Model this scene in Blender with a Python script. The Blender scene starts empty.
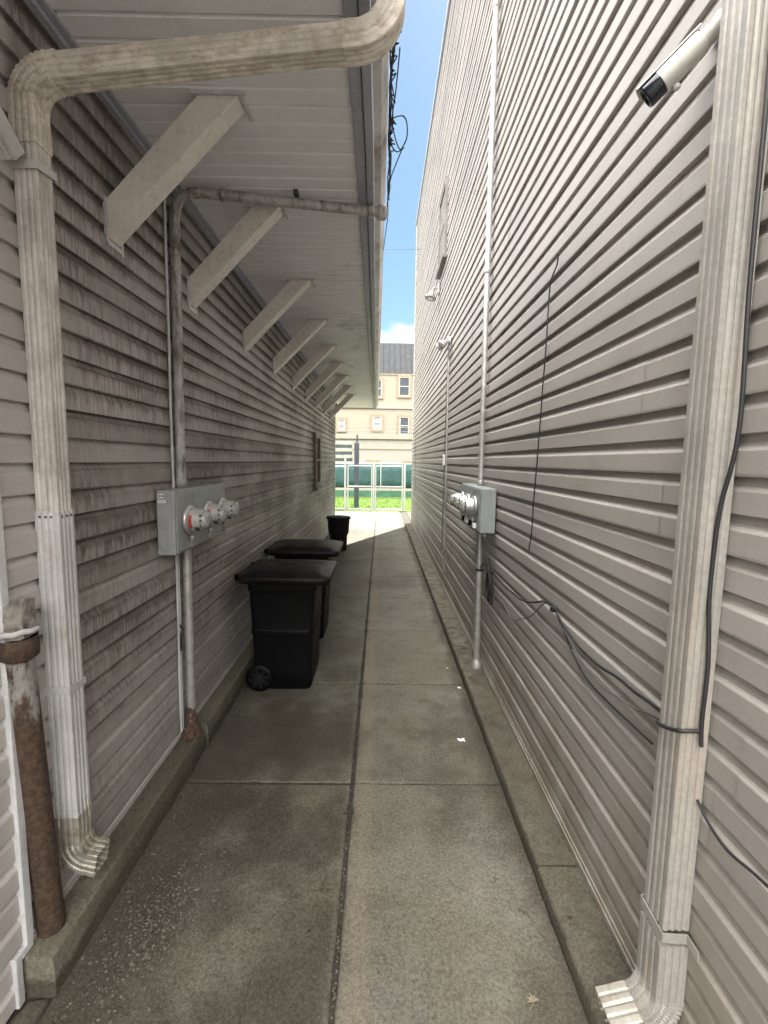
import bpy, bmesh, math, random
from mathutils import Vector, Matrix, noise as mnoise
random.seed(7)
R = math.radians
C = bpy.context.scene.collection
rnd = random.uniform

# ------------------------------------------------------------------ mesh builder
class MB:
    def __init__(s): s.v = []; s.f = []; s.s = []
    def add(s, vs, fs, smooth=False):
        o = len(s.v); s.v += [tuple(p) for p in vs]
        s.f += [tuple(i + o for i in f) for f in fs]; s.s += [smooth] * len(fs); return s
    def box(s, x0, x1, y0, y1, z0, z1):
        return s.add([(x0,y0,z0),(x1,y0,z0),(x1,y1,z0),(x0,y1,z0),(x0,y0,z1),(x1,y0,z1),(x1,y1,z1),(x0,y1,z1)],
              [(0,3,2,1),(4,5,6,7),(0,1,5,4),(1,2,6,5),(2,3,7,6),(3,0,4,7)])
    def loft(s, rings, smooth=True, cap0=True, cap1=True, closed=True):
        n = len(rings[0]); vs = [p for r in rings for p in r]; fs = []
        for i in range(len(rings) - 1):
            for j in range(n if closed else n - 1):
                k = (j + 1) % n
                fs.append((i*n+j, i*n+k, (i+1)*n+k, (i+1)*n+j))
        s.add(vs, fs, smooth)
        if cap0: s.add(rings[0], [tuple(range(n))[::-1]])
        if cap1: s.add(rings[-1], [tuple(range(n))])
        return s
    def tube(s, pts, r, n=10, cap=True):
        pts = [Vector(p) for p in pts]; rings = []; ref = None
        for i, p in enumerate(pts):
            t = (pts[min(i+1, len(pts)-1)] - pts[max(i-1, 0)]).normalized()
            if ref is None: ref = Vector((0,0,1)) if abs(t.z) < .9 else Vector((1,0,0))
            a = (ref - t * ref.dot(t)).normalized(); b = t.cross(a); ref = a
            rr = r[i] if isinstance(r, (list, tuple)) else r
            rings.append([p + (a*math.cos(2*math.pi*k/n) + b*math.sin(2*math.pi*k/n))*rr for k in range(n)])
        return s.loft(rings, True, cap, cap)
    def lathe(s, c, axis, prof, n=24, smooth=True, cap0=True, cap1=True):
        c = Vector(c); t = Vector(axis).normalized()
        ref = Vector((0,0,1)) if abs(t.z) < .9 else Vector((1,0,0))
        a = (ref - t*ref.dot(t)).normalized(); b = t.cross(a)
        rings = [[c + t*h + (a*math.cos(2*math.pi*k/n) + b*math.sin(2*math.pi*k/n))*r for k in range(n)] for r, h in prof]
        return s.loft(rings, smooth, cap0, cap1)
    def build(s, name, mat, parent=None, bevel=0, seg=2, recalc=True):
        me = bpy.data.meshes.new(name)
        org = Vector((0,0,0))
        p = parent
        while p is not None: org = org + Vector(p.location); p = p.parent
        me.from_pydata([tuple(Vector(q) - org) for q in s.v], [], s.f)
        for pl, sm in zip(me.polygons, s.s): pl.use_smooth = sm
        if recalc:
            bm = bmesh.new(); bm.from_mesh(me)
            bmesh.ops.recalc_face_normals(bm, faces=bm.faces); bm.to_mesh(me); bm.free()
        me.materials.append(mat)
        o = bpy.data.objects.new(name, me); C.objects.link(o)
        if parent: o.parent = parent
        if bevel:
            m = o.modifiers.new('bevel', 'BEVEL'); m.width = bevel; m.segments = seg
            m.limit_method = 'ANGLE'; m.angle_limit = R(40)
        return o

def build_each(mb, name, mat, parent=None, bevel=0, n=None):
    """every loose piece of the builder becomes a mesh object of its own"""
    par = list(range(len(mb.v)))
    def find(i):
        while par[i] != i: par[i] = par[par[i]]; i = par[i]
        return i
    key = {}
    for i, v in enumerate(mb.v):
        k = (round(v[0],5), round(v[1],5), round(v[2],5))
        if k in key: par[find(i)] = find(key[k])
        else: key[k] = i
    for f in mb.f:
        for i in f[1:]: par[find(i)] = find(f[0])
    groups = {}
    for f, sm in zip(mb.f, mb.s): groups.setdefault(find(f[0]), []).append((f, sm))
    out = []
    for fs in groups.values():
        q = MB(); idx = {}
        for f, sm in fs:
            for i in f:
                if i not in idx: idx[i] = len(q.v); q.v.append(mb.v[i])
            q.f.append(tuple(idx[i] for i in f)); q.s.append(sm)
        out.append(q.build(name, mat, parent, bevel))
    return out
def tag(o, label=None, cat=None, group=None, kind=None):
    if label: o['label'] = label
    if cat: o['category'] = cat
    if group: o['group'] = group
    if kind: o['kind'] = kind
    return o
def thing(name, loc, label, cat, group=None):
    o = bpy.data.objects.new(name, None); C.objects.link(o); o.location = loc
    o.empty_display_size = .1
    return tag(o, label, cat, group)
def struct(o, label=None, cat=None): return tag(o, label, cat, kind='structure')
def smooth_path(pts, k=6):
    P = [Vector(p) for p in pts]; out = []
    for i in range(len(P)-1):
        p0, p1, p2, p3 = P[max(i-1,0)], P[i], P[i+1], P[min(i+2,len(P)-1)]
        for j in range(k):
            t = j/k
            out.append(.5*((2*p1)+(p2-p0)*t+(2*p0-5*p1+4*p2-p3)*t*t+(3*p1-p0-3*p2+p3)*t**3))
    out.append(P[-1]); return out

# ------------------------------------------------------------------ materials
class N:
    def __init__(s, name):
        s.m = bpy.data.materials.new(name); s.m.use_nodes = True
        s.t = s.m.node_tree; s.b = s.t.nodes['Principled BSDF']
        s.pos = s.node('ShaderNodeNewGeometry').outputs['Position']
    def node(s, ty, **kw):
        n = s.t.nodes.new(ty)
        for k, v in kw.items(): setattr(n, k, v)
        return n
    def link(s, a, b): s.t.links.new(a, b)
    def put(s, sock, v):
        if isinstance(v, bpy.types.NodeSocket): s.link(v, sock)
        else: sock.default_value = v
    def math(s, op, a, b=0., clamp=False):
        n = s.node('ShaderNodeMath', operation=op); n.use_clamp = clamp
        s.put(n.inputs[0], a); s.put(n.inputs[1], b); return n.outputs[0]
    def scl(s, v, vec, off=(0,0,0)):
        n = s.node('ShaderNodeMapping'); s.link(v, n.inputs['Vector'])
        n.inputs['Scale'].default_value = vec; n.inputs['Location'].default_value = off; return n.outputs[0]
    def noise(s, scale, detail=4, vec=None, rough=.6, stretch=None, off=(0,0,0)):
        n = s.node('ShaderNodeTexNoise'); n.inputs['Scale'].default_value = scale
        n.inputs['Detail'].default_value = detail; n.inputs['Roughness'].default_value = rough
        v = vec or s.pos
        if stretch or off != (0,0,0): v = s.scl(v, stretch or (1,1,1), off)
        s.link(v, n.inputs['Vector']); return n.outputs['Fac']
    def vor(s, scale, feature='F1', out='Distance', stretch=None):
        n = s.node('ShaderNodeTexVoronoi', feature=feature); n.inputs['Scale'].default_value = scale
        s.link(s.scl(s.pos, stretch) if stretch else s.pos, n.inputs['Vector']); return n.outputs[out]
    def ramp(s, v, a, b, lo=0., hi=1.):
        n = s.node('ShaderNodeMapRange'); n.interpolation_type = 'SMOOTHSTEP'
        s.put(n.inputs[0], v); n.inputs[1].default_value = a; n.inputs[2].default_value = b
        n.inputs[3].default_value = lo; n.inputs[4].default_value = hi; return n.outputs[0]
    def mix(s, f, a, b, blend='MIX'):
        n = s.node('ShaderNodeMix', data_type='RGBA', blend_type=blend)
        s.put(n.inputs[0], f)
        for i, c in ((6, a), (7, b)):
            if isinstance(c, (tuple, list)): c = (*c[:3], 1)
            s.put(n.inputs[i], c)
        return n.outputs[2]
    def xyz(s):
        n = s.node('ShaderNodeSeparateXYZ'); s.link(s.pos, n.inputs[0]); return n.outputs
    def bump(s, h, strength=.3, dist=.005):
        n = s.node('ShaderNodeBump'); n.inputs['Strength'].default_value = strength
        n.inputs['Distance'].default_value = dist; s.link(h, n.inputs['Height'])
        s.link(n.outputs[0], s.b.inputs['Normal'])
    def fin(s, col, rough=.6, metal=0, spec=None):
        if isinstance(col, tuple): col = (*col[:3], 1)
        s.put(s.b.inputs['Base Color'], col); s.put(s.b.inputs['Roughness'], rough)
        s.b.inputs['Metallic'].default_value = metal
        if spec is not None: s.b.inputs['Specular IOR Level'].default_value = spec
        return s.m

def mat(name, col, rough=.6, metal=0, var=.2, scale=4, dirt=None, dlo=.5, dhi=.7, dscale=6, dstretch=(1,1,.25), bump=.15, bscale=60, spec=None):
    n = N(name)
    dark = tuple(c*(1-var) for c in col); lite = tuple(min(1, c*(1+var*.6)) for c in col)
    c = n.mix(n.ramp(n.noise(scale, 5), .3, .7), dark, lite)
    r = rough
    if dirt:
        f = n.ramp(n.noise(dscale, 6, stretch=dstretch, off=(3.1,1.7,.4)), dlo, dhi)
        c = n.mix(f, c, dirt)
    fine = n.noise(bscale, 3)
    c = n.mix(.12, c, n.mix(n.ramp(fine, .3, .7), (.0,.0,.0), (1,1,1)), 'SOFT_LIGHT')
    if bump: n.bump(fine, bump, .003)
    rr = n.ramp(n.noise(scale*2.3, 3), .2, .8, max(.05, rough-.1), min(1, rough+.12))
    return n.fin(c, rr, metal, spec)

def mat_siding(name, col, pale, dirt, amount, streak):
    n = N(name); x, y, z = n.xyz()
    zc = n.math('DIVIDE', z, .1016)
    frac = n.math('FRACT', zc); idx = n.math('FLOOR', zc)
    wn = n.node('ShaderNodeTexWhiteNoise', noise_dimensions='1D'); n.link(idx, wn.inputs['W'])
    cr = wn.outputs['Value']
    # vertical runs of grime, their own pattern on every course
    cv = n.node('ShaderNodeCombineXYZ'); n.link(n.math('MULTIPLY', y, 26.), cv.inputs[0])
    n.link(n.math('MULTIPLY', idx, 5.37), cv.inputs[1]); n.link(n.math('MULTIPLY', z, 3.5), cv.inputs[2])
    run = n.noise(1., 3, vec=cv.outputs[0], rough=.65)
    broad = n.noise(.9, 4, stretch=(1,.7,1.3))
    fine = n.noise(240, 2, stretch=(1,.25,1))
    if streak:
        hi = n.ramp(z, .35, 1.3, .42, 1.)                                     # splash zone is washed clean
        yy = n.ramp(y, 1.62, 1.68)                                   # beyond the downspout the wall never gets rained on
        cv2 = n.node('ShaderNodeCombineXYZ'); n.link(n.math('MULTIPLY', y, 75.), cv2.inputs[0])
        n.link(n.math('MULTIPLY', idx, 2.11), cv2.inputs[1]); n.link(n.math('MULTIPLY', z, 6.), cv2.inputs[2])
        run2 = n.noise(1., 2, vec=cv2.outputs[0])
        wob = n.math('ADD', n.math('MULTIPLY', n.math('SUBTRACT', run, .5), 1.1), n.math('MULTIPLY', n.math('SUBTRACT', run2, .5), .5))
        top = n.ramp(n.math('SUBTRACT', frac, wob), .30, .78)
        lvl = n.math('ADD', n.math('MULTIPLY', cr, .38), n.math('MULTIPLY', n.math('SUBTRACT', broad, .47), 1.3))
        patch = n.ramp(n.noise(1.5, 4, stretch=(1,1,2.2), off=(2,6,1)), .32, .62, .25, 1.)
        thin = n.math('MULTIPLY', n.math('MULTIPLY', n.ramp(run2, .42, .58), .50), patch)
        g = n.math('MULTIPLY', n.math('ADD', n.math('MULTIPLY', n.math('MULTIPLY', top, .60), patch), n.math('ADD', lvl, n.math('ADD', thin, .10))), n.math('MULTIPLY', hi, yy), True)
        low = n.math('MULTIPLY', n.ramp(run, .4, .75), .10)
        g = n.math('MAXIMUM', n.math('MULTIPLY', g, amount), n.math('MULTIPLY', low, yy))
        c = n.mix(n.ramp(broad, .3, .7), col, pale)
        c = n.mix(g, c, dirt)
    else:
        c = n.mix(n.ramp(broad, .3, .7), col, pale)
        rust = n.ramp(n.noise(1.6, 5, stretch=(1,1,1.6), off=(0,9,2)), .55, .8)
        c = n.mix(n.math('MULTIPLY', rust, .35), c, dirt)
        base = n.math('MULTIPLY', n.ramp(z, 1.0, .1), n.ramp(n.noise(3, 5, stretch=(1,2,.6)), .25, .65))
        c = n.mix(n.math('MULTIPLY', base, .75), c, (.20,.165,.115))
        g = n.math('MULTIPLY', n.ramp(run, .5, .8), n.math('MULTIPLY', amount, n.ramp(frac, .2, .9)))
        c = n.mix(g, c, dirt)
    row = n.math('FLOOR', n.math('DIVIDE', z, .2032))
    w1 = n.node('ShaderNodeTexWhiteNoise', noise_dimensions='1D'); n.link(row, w1.inputs['W'])
    cell = n.math('FLOOR', n.math('ADD', n.math('DIVIDE', y, 3.66), w1.outputs['Value']))
    cc = n.node('ShaderNodeCombineXYZ'); n.link(row, cc.inputs[0]); n.link(cell, cc.inputs[1])
    w2 = n.node('ShaderNodeTexWhiteNoise', noise_dimensions='2D'); n.link(cc.outputs[0], w2.inputs['Vector'])
    c = n.mix(n.math('MULTIPLY', w2.outputs['Value'], .16), c, tuple(q*.62 for q in col))
    c = n.mix(.06, c, n.mix(n.ramp(fine, .35, .65), (0,0,0), (1,1,1)), 'SOFT_LIGHT')
    n.bump(fine, .1, .002)
    return n.fin(c, n.ramp(broad, .3, .7, .42, .6))

def mat_concrete(name, col, dark, green=(.10,.095,.05), left=True, peb_amt=.2):
    n = N(name); x, y, z = n.xyz()
    big = n.noise(1.1, 6); mid = n.noise(6, 6, rough=.7); fine = n.noise(70, 4, rough=.75); grit = n.noise(230, 2)
    c = n.mix(n.ramp(big, .32, .68), col, tuple(v*.70 for v in col))
    gm = n.math('MULTIPLY', n.ramp(n.noise(1.7, 5, off=(1,5,3)), .35, .65), n.ramp(y, 8, 2, .25, 1))
    c = n.mix(n.math('MULTIPLY', gm, .55), c, green)
    c = n.mix(n.math('MULTIPLY', n.ramp(mid, .45, .78), .40), c, dark)
    v = n.vor(120)
    pm = n.ramp(n.noise(2.6, 5, off=(7,1,0)), .36, .68)
    peb = n.math('MULTIPLY', n.ramp(v, .42, .2), pm)
    c = n.mix(n.math('MULTIPLY', peb, peb_amt), c, tuple(min(1, q*1.9) for q in col))
    pit = n.ramp(n.noise(120, 2, off=(2,2,2)), .64, .73)
    c = n.mix(n.math('MULTIPLY', pit, .75), c, tuple(q*.45 for q in dark))
    if left:                                                         # trodden-in dirt on the left row of slabs, smooth where it has been washed over
        wet = n.math('MULTIPLY', n.ramp(x, -.12, -.2), n.ramp(n.noise(1.9, 6, off=(4,2,0)), .30, .60))
        c = n.mix(n.math('MULTIPLY', n.math('MULTIPLY', wet, n.ramp(y, 6.5, 2.6, .25, 1.)), .80), c, tuple(q*.88 for q in dark))
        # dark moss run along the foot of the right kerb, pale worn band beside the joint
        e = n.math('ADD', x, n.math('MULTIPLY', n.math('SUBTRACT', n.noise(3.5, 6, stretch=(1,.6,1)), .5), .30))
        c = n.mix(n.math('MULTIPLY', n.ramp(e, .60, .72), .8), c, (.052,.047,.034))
        b = n.math('ABSOLUTE', n.math('ADD', x, .07)); b = n.math('ADD', b, n.math('MULTIPLY', mid, .09))
        c = n.mix(n.math('MULTIPLY', n.ramp(b, .12, .05), .5), c, (.25,.21,.155))
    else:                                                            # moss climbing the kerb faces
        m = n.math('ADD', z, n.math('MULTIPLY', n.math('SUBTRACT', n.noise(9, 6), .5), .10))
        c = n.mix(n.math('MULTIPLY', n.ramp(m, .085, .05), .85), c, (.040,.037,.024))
        c = n.mix(n.math('MULTIPLY', n.ramp(n.noise(2.2, 6, off=(3,8,1)), .48, .66), .35), c, (.15,.115,.085))
    wp = n.node('ShaderNodeVectorMath', operation='ADD'); n.link(n.pos, wp.inputs[0])
    ns = n.node('ShaderNodeTexNoise'); ns.inputs['Scale'].default_value = 3.5; ns.inputs['Detail'].default_value = 6; n.link(n.pos, ns.inputs['Vector'])
    sc = n.node('ShaderNodeVectorMath', operation='SCALE'); n.link(ns.outputs['Color'], sc.inputs[0]); sc.inputs['Scale'].default_value = .55
    n.link(sc.outputs[0], wp.inputs[1])
    ve = n.node('ShaderNodeTexVoronoi', feature='DISTANCE_TO_EDGE'); ve.inputs['Scale'].default_value = .85; n.link(wp.outputs[0], ve.inputs['Vector'])
    crk = n.math('MULTIPLY', n.ramp(ve.outputs['Distance'], .006, .0015), n.ramp(n.noise(1.3, 3, off=(6,6,1)), .55, .60))
    c = n.mix(n.math('MULTIPLY', crk, .45), c, (.03,.026,.02))
    damp = n.math('MULTIPLY', n.ramp(n.noise(.75, 7, off=(8,3,2), rough=.55), .47, .56), n.ramp(y, 9, 3, .3, 1))
    c = n.mix(n.math('MULTIPLY', damp, .6), c, tuple(q*1.1 for q in dark))
    spot = n.math('MULTIPLY', n.ramp(n.vor(7.5), .085, .05), n.ramp(n.noise(3, 2), .5, .6))
    c = n.mix(n.math('MULTIPLY', spot, .8), c, (.02,.018,.015))
    sp = n.noise(150, 3, rough=.8, off=(5,5,5)); sp2 = n.noise(42, 4, rough=.75, off=(2,9,4))
    c = n.mix(n.math('MULTIPLY', n.ramp(sp, .57, .68), .16), c, tuple(min(1, q*2.1) for q in col))
    c = n.mix(n.math('MULTIPLY', n.ramp(sp, .44, .36), .25), c, tuple(q*.5 for q in dark))
    c = n.mix(n.math('MULTIPLY', n.ramp(sp2, .54, .66), .14), c, tuple(q*.7 for q in dark))
    c = n.mix(.35, c, n.mix(n.ramp(fine, .3, .7), (0,0,0), (1,1,1)), 'SOFT_LIGHT')
    h = n.math('ADD', n.math('MULTIPLY', fine, 1.), n.math('ADD', n.math('MULTIPLY', grit, .5), n.math('MULTIPLY', peb, .5)))
    n.bump(h, .6, .006)
    return n.fin(c, n.ramp(mid, .3, .7, .78, .95), spec=.3)

M = {}
M['siding_left'] = mat_siding('vinyl siding with grime', (.385,.36,.34), (.45,.425,.405), (.062,.048,.034), .92, True)
M['siding_right'] = mat_siding('vinyl siding grey beige', (.312,.291,.268), (.355,.333,.308), (.18,.15,.12), .5, False)
M['plain_wall'] = mat('plain wall', (.4,.38,.35), .7)
M['trim'] = mat('painted trim', (.55,.53,.50), .5, dirt=(.3,.27,.23), dlo=.5, dhi=.8)
M['trim_grey'] = mat('aluminium trim', (.50,.50,.51), .45, dirt=(.25,.23,.2), dlo=.52, dhi=.8)
M['bracket'] = mat('bracket wrap', (.62,.59,.54), .45, var=.1, dirt=(.46,.39,.31), dlo=.50, dhi=.8, dscale=26, dstretch=(1,1,1))
M['soffit'] = mat('soffit panel', (.74,.74,.75), .5, var=.06, scale=2, dirt=(.35,.33,.3), dlo=.55, dhi=.85, dscale=3, dstretch=(1,.5,1), bump=.06)
M['fascia'] = mat('fascia cladding', (.33,.34,.39), .5, var=.12)
M['gutter'] = mat('gutter', (.62,.61,.6), .4, var=.15, dirt=(.3,.26,.2), dlo=.5, dhi=.75)
M['shingle'] = mat('asphalt shingle', (.09,.085,.08), .9, bscale=120, bump=.5)
M['pipe_dirty'] = mat('downspout aluminium grimy', (.49,.465,.43), .5, var=.22, scale=7, dirt=(.27,.235,.20), dlo=.46, dhi=.78, dscale=26, dstretch=(1,1,.3), bump=.2)
M['pipe_top'] = mat('downspout aluminium caked', (.56,.52,.46), .6, var=.25, scale=16, dirt=(.36,.29,.23), dlo=.44, dhi=.74, dscale=45, dstretch=(.5,1,1), bump=.35, bscale=160)
M['pipe_clean'] = mat('downspout aluminium pale', (.45,.445,.435), .42, var=.14, dirt=(.3,.26,.21), dlo=.55, dhi=.8, dscale=14)
M['pipe_right'] = mat('downspout beige', (.30,.286,.262), .5, var=.12, scale=4, dirt=(.38,.325,.265), dlo=.47, dhi=.8, dscale=9, dstretch=(1,1,.2))
M['pipe_mill'] = mat('mill aluminium elbow', (.38,.36,.31), .45, .5, var=.25, scale=12, dirt=(.25,.2,.13), dlo=.5, dhi=.75, dscale=25, dstretch=(1,1,1))
M['galv'] = mat('galvanised steel', (.46,.455,.44), .48, .55, var=.2, scale=14, dirt=(.2,.17,.14), dlo=.55, dhi=.8, dscale=16)
M['galv_grimy'] = mat('galvanised steel grimy', (.40,.39,.375), .6, .3, var=.25, scale=14, dirt=(.15,.125,.1), dlo=.46, dhi=.68, dscale=24)
M['meter_box'] = mat('meter box enamel', (.29,.30,.30), .45, bscale=12, bump=.03, var=.12, dirt=(.2,.18,.15), dlo=.55, dhi=.85)
M['meter_box_right'] = mat('meter box enamel pale', (.27,.295,.29), .45, var=.1, bscale=12, bump=.03)
M['meter_white'] = mat('meter housing', (.40,.39,.38), .35, var=.1, bump=0)
M['meter_ring'] = mat('meter ring steel', (.55,.55,.55), .35, .7, var=.1)
M['dial_glass'] = mat('meter dial glass', (.33,.33,.33), .12, var=.3, scale=40, bump=0)
M['red'] = mat('red tag', (.42,.03,.03), .5, var=.15)
M['black_plastic'] = mat('black plastic', (.0035,.0035,.004), .5, var=.2, bump=.08, bscale=150, spec=.16)
M['lid_plastic'] = mat('black lid plastic dusty', (.006,.006,.0065), .42, var=.2, spec=.22, dirt=(.022,.02,.018), dlo=.45, dhi=.75, dscale=5, dstretch=(1,1,1), bump=.1)
M['barrel'] = mat('dark grey plastic', (.016,.0155,.017), .5, var=.2, spec=.2, dirt=(.03,.028,.026), dlo=.5, dhi=.8)
M['cable'] = mat('cable jacket', (.02,.02,.021), .5, var=.2, bump=0)
M['cable_grey'] = mat('cable jacket grey', (.12,.115,.11), .6, var=.3, bump=0)
M['camera_white'] = mat('camera shell', (.55,.54,.49), .4, var=.05, bump=0)
M['camera_glass'] = mat('camera window', (.01,.012,.02), .08, var=.1, bump=0)
M['pale_sticker'] = mat('sticker', (.75,.75,.74), .5, var=.05, bump=0)
M['ink'] = mat('ink', (.05,.05,.05), .6, bump=0)
M['paper'] = mat('paper', (.82,.82,.8), .8, var=.05)
M['leaf'] = mat('dry leaf', (.25,.215,.15), .8)
M['stone'] = mat('stone chip', (.15,.138,.112), .9, var=.5, scale=30)
M['soil'] = mat('joint soil', (.040,.034,.026), .95, var=.5, scale=30, bump=.6)
M['glass'] = mat('window glass', (.05,.06,.07), .06, var=.1, bump=0)
M['curtain'] = mat('pale blind', (.20,.22,.225), .7, var=.08)
M['window_brown'] = mat('brown window casing', (.20,.165,.13), .55)
M['window_grey'] = mat('weathered grey window', (.20,.19,.18), .9, spec=.1)
M['cream'] = mat('cream stucco', (.23,.21,.165), .85, var=.06, bump=.2)
M['peach'] = mat('peach trim', (.24,.17,.11), .8, var=.08)
M['mansard'] = mat('slate grey mansard', (.035,.038,.044), .7, var=.12, scale=2)
M['white_wall'] = mat('pale low wall', (.25,.235,.20), .85, var=.06)
M['fence_white'] = mat('galvanised fence frame', (.42,.43,.41), .45, .2, var=.08)
M['teal'] = mat('teal windscreen fabric', (.012,.052,.053), .8, var=.25, scale=3)
M['dark_green'] = mat('dark green board', (.03,.11,.06), .8, var=.3)
M['pole'] = mat('dark painted pole', (.032,.042,.055), .6)
M['canopy_blue'] = mat('grey blue canopy', (.12,.14,.17), .7)
M['canopy_white'] = mat('white canopy stripe', (.62,.62,.6), .7)
M['concrete'] = mat_concrete('old slab concrete', (.215,.205,.17), (.055,.047,.035), (.122,.117,.07))
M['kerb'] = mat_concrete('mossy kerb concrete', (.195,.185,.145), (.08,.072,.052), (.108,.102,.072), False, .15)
M['fill'] = mat('crumbly concrete fill', (.20,.185,.165), .95, var=.45, scale=26, bump=1., bscale=60)

def m_rust():
    n = N('rusted steel'); x, y, z = n.xyz()
    a = n.noise(14, 6, stretch=(1,1,.35), rough=.7); b = n.noise(60, 4)
    grey = n.mix(n.ramp(n.noise(30, 4), .3, .7), (.165,.16,.145), (.24,.235,.215))
    rust = n.mix(n.ramp(b, .3, .7), (.027,.016,.010), (.075,.044,.027))
    f = n.math('ADD', a, n.ramp(z, 1.12, .66, .0, .3))
    lip = n.ramp(z, 1.18, 1.21, 0, .22)
    f = n.math('ADD', f, lip)
    c = n.mix(n.ramp(f, .46, .56), grey, rust)
    n.bump(n.math('ADD', b, a), .5, .004)
    return n.fin(c, n.ramp(f, .4, .6, .5, .85), 0)
M['rust'] = m_rust()
M['rust_flange'] = mat('rusted flange', (.085,.047,.033), .9, var=.5, scale=40, dirt=(.3,.26,.22), dlo=.55, dhi=.7, dscale=50, dstretch=(1,1,1), bump=.8)
def m_lawn():
    n = N('lawn green')
    c = n.mix(n.ramp(n.noise(3, 5), .3, .7), (.06,.11,.014), (.095,.165,.02))
    return n.fin(c, .8, spec=.2)
M['lawn'] = m_lawn()
def m_ground():
    n = N('asphalt ground')
    c = n.mix(n.ramp(n.noise(.6, 6), .3, .7), (.05,.048,.045), (.085,.08,.074))
    n.bump(n.noise(90, 3), .5, .006)
    return n.fin(c, .9)
M['ground'] = m_ground()

# ------------------------------------------------------------------ setting: ground, slabs, kerbs, lawn
XL, XR = -1.225, .905
g = MB().add([(-400,-400,-.035),(400,-400,-.035),(400,400,-.035),(-400,400,-.035)], [(0,1,2,3)])
struct(g.build('ground', M['ground']))
js = MB().add([(-1.2,-3,-.008),(.9,-3,-.008),(.9,17.3,-.008),(-1.2,17.3,-.008)], [(0,1,2,3)])
struct(js.build('joint_soil', M['soil']))

def slab(mb, x0, x1, y0, y1, z=0., tilt=(0,0), step=.05):
    def ring(ins, zz, jit):
        pts = []
        def edge(a, b):
            n = max(2, int((Vector(b)-Vector(a)).length/step))
            for i in range(n):
                t = i/n; p = Vector(a)*(1-t)+Vector(b)*t
                q = Vector((p.x, p.y, 0))*9
                j = mnoise.noise(q)*.004 + mnoise.noise(q*4)*.002
                if jit and mnoise.noise(q*.7+Vector((9,3,1))) > .42: j -= .008
                pts.append((p.x, p.y, j))
        edge((x0,y0),(x1,y0)); edge((x1,y0),(x1,y1)); edge((x1,y1),(x0,y1)); edge((x0,y1),(x0,y0))
        cx, cy = (x0+x1)/2, (y0+y1)/2; out = []
        for px, py, j in pts:
            dx = 1 if abs(px-x0) < 1e-6 else (-1 if abs(px-x1) < 1e-6 else 0)
            dy = 1 if abs(py-y0) < 1e-6 else (-1 if abs(py-y1) < 1e-6 else 0)
            k = ins - j
            X, Y = px+dx*k, py+dy*k
            out.append((X, Y, z+zz+tilt[0]*(X-cx)+tilt[1]*(Y-cy)))
        return out
    r = [ring(.004, -.033, 0), ring(.004, -.009, 1), ring(.007, -.003, 1), ring(.014, 0, 1)]
    mb.loft(r, True, False, False)
    n = len(r[-1]); mb.add(r[-1], [tuple(range(n))])
pv = MB()
ys = [-3.62,-2.39,-1.16,.07,1.30,2.53,3.755,4.99,6.22,7.45,8.68,9.91,11.14,12.37,13.6,14.83,16.06,17.28]
for a, b in zip(ys[:-1], ys[1:]):
    if True:
        slab(pv, -1.115 if b > 1.4 else -1.20, -.149, a+.002, b-.002, rnd(-.003,.001), (rnd(-.002,.002), rnd(-.002,.002)))
    slab(pv, -.135, .725, a+.002, b-.002, rnd(-.001,.003), (rnd(-.002,.002), rnd(-.002,.002)))
slab(pv, -1.20, -1.108, 1.303, 1.44, -.002)
for x0, x1, y0 in ((-3.3,-1.13,12.62),(-5.6,-3.32,12.62),(.94,3.2,13.8),(3.22,5.6,13.8)):
    slab(pv, x0, x1, y0, 17.28, 0, step=.2)
struct(pv.build('pavement', M['concrete']))

def kerb(name, x0, x1, ztop, cuts, mtl, chip):
    mb = MB()
    for k, (y0, y1, dz, dx) in enumerate(cuts):
        n = int((y1-y0)/.06); rings = []
        for i in range(n+1):
            y = y0 + (y1-y0)*i/n; q = Vector((0, y*7, k))
            a = mnoise.noise(q)*.006*chip; b = mnoise.noise(q*3+Vector((5,0,0)))*.004*chip
            s = 1 if x1 > x0 else -1
            xi = x0 + s*a + dx; zt = ztop + b*.7 + dz
            ch = .010 + .006*mnoise.noise(q*2)
            rings.append([(x1, y, -.03), (x1, y, zt), ((xi*.6+x1*.4), y, zt+b*.4), (xi+s*ch, y, zt), (xi+s*.003, y, zt-ch*.7), (xi, y, zt-ch*1.8), (xi-s*.004, y, ztop*.4+a*.5), (xi-s*.002, y, -.03)])
        mb.loft(rings, False, True, True)
    return struct(mb.build(name, mtl))
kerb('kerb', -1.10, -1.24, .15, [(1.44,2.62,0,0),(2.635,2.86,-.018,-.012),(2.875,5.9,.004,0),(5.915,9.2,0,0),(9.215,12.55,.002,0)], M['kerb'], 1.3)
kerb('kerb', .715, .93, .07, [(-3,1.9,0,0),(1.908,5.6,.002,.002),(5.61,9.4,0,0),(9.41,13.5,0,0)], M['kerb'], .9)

lawn = MB().add([(-12,17.42,.0),(12,17.42,.0),(12,23.9,.0),(-12,23.9,.0)], [(0,1,2,3)])
struct(lawn.build('lawn', M['lawn']))
gb = MB()
for i in range(16000):
    x, y = rnd(-3.2,3.2), rnd(17.6,23.8); a = rnd(0,6.28); h = rnd(.03,.075); w = .006
    dx, dy = math.cos(a)*w, math.sin(a)*w; lx, ly = rnd(-.03,.03), rnd(-.03,.03)
    gb.add([(x-dx,y-dy,0),(x+dx,y+dy,0),(x+lx,y+ly,h)], [(0,1,2)])
tag(gb.build('grass', M['lawn'], recalc=False), 'bright green mown grass behind the white gate', 'grass', kind='stuff')

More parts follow.
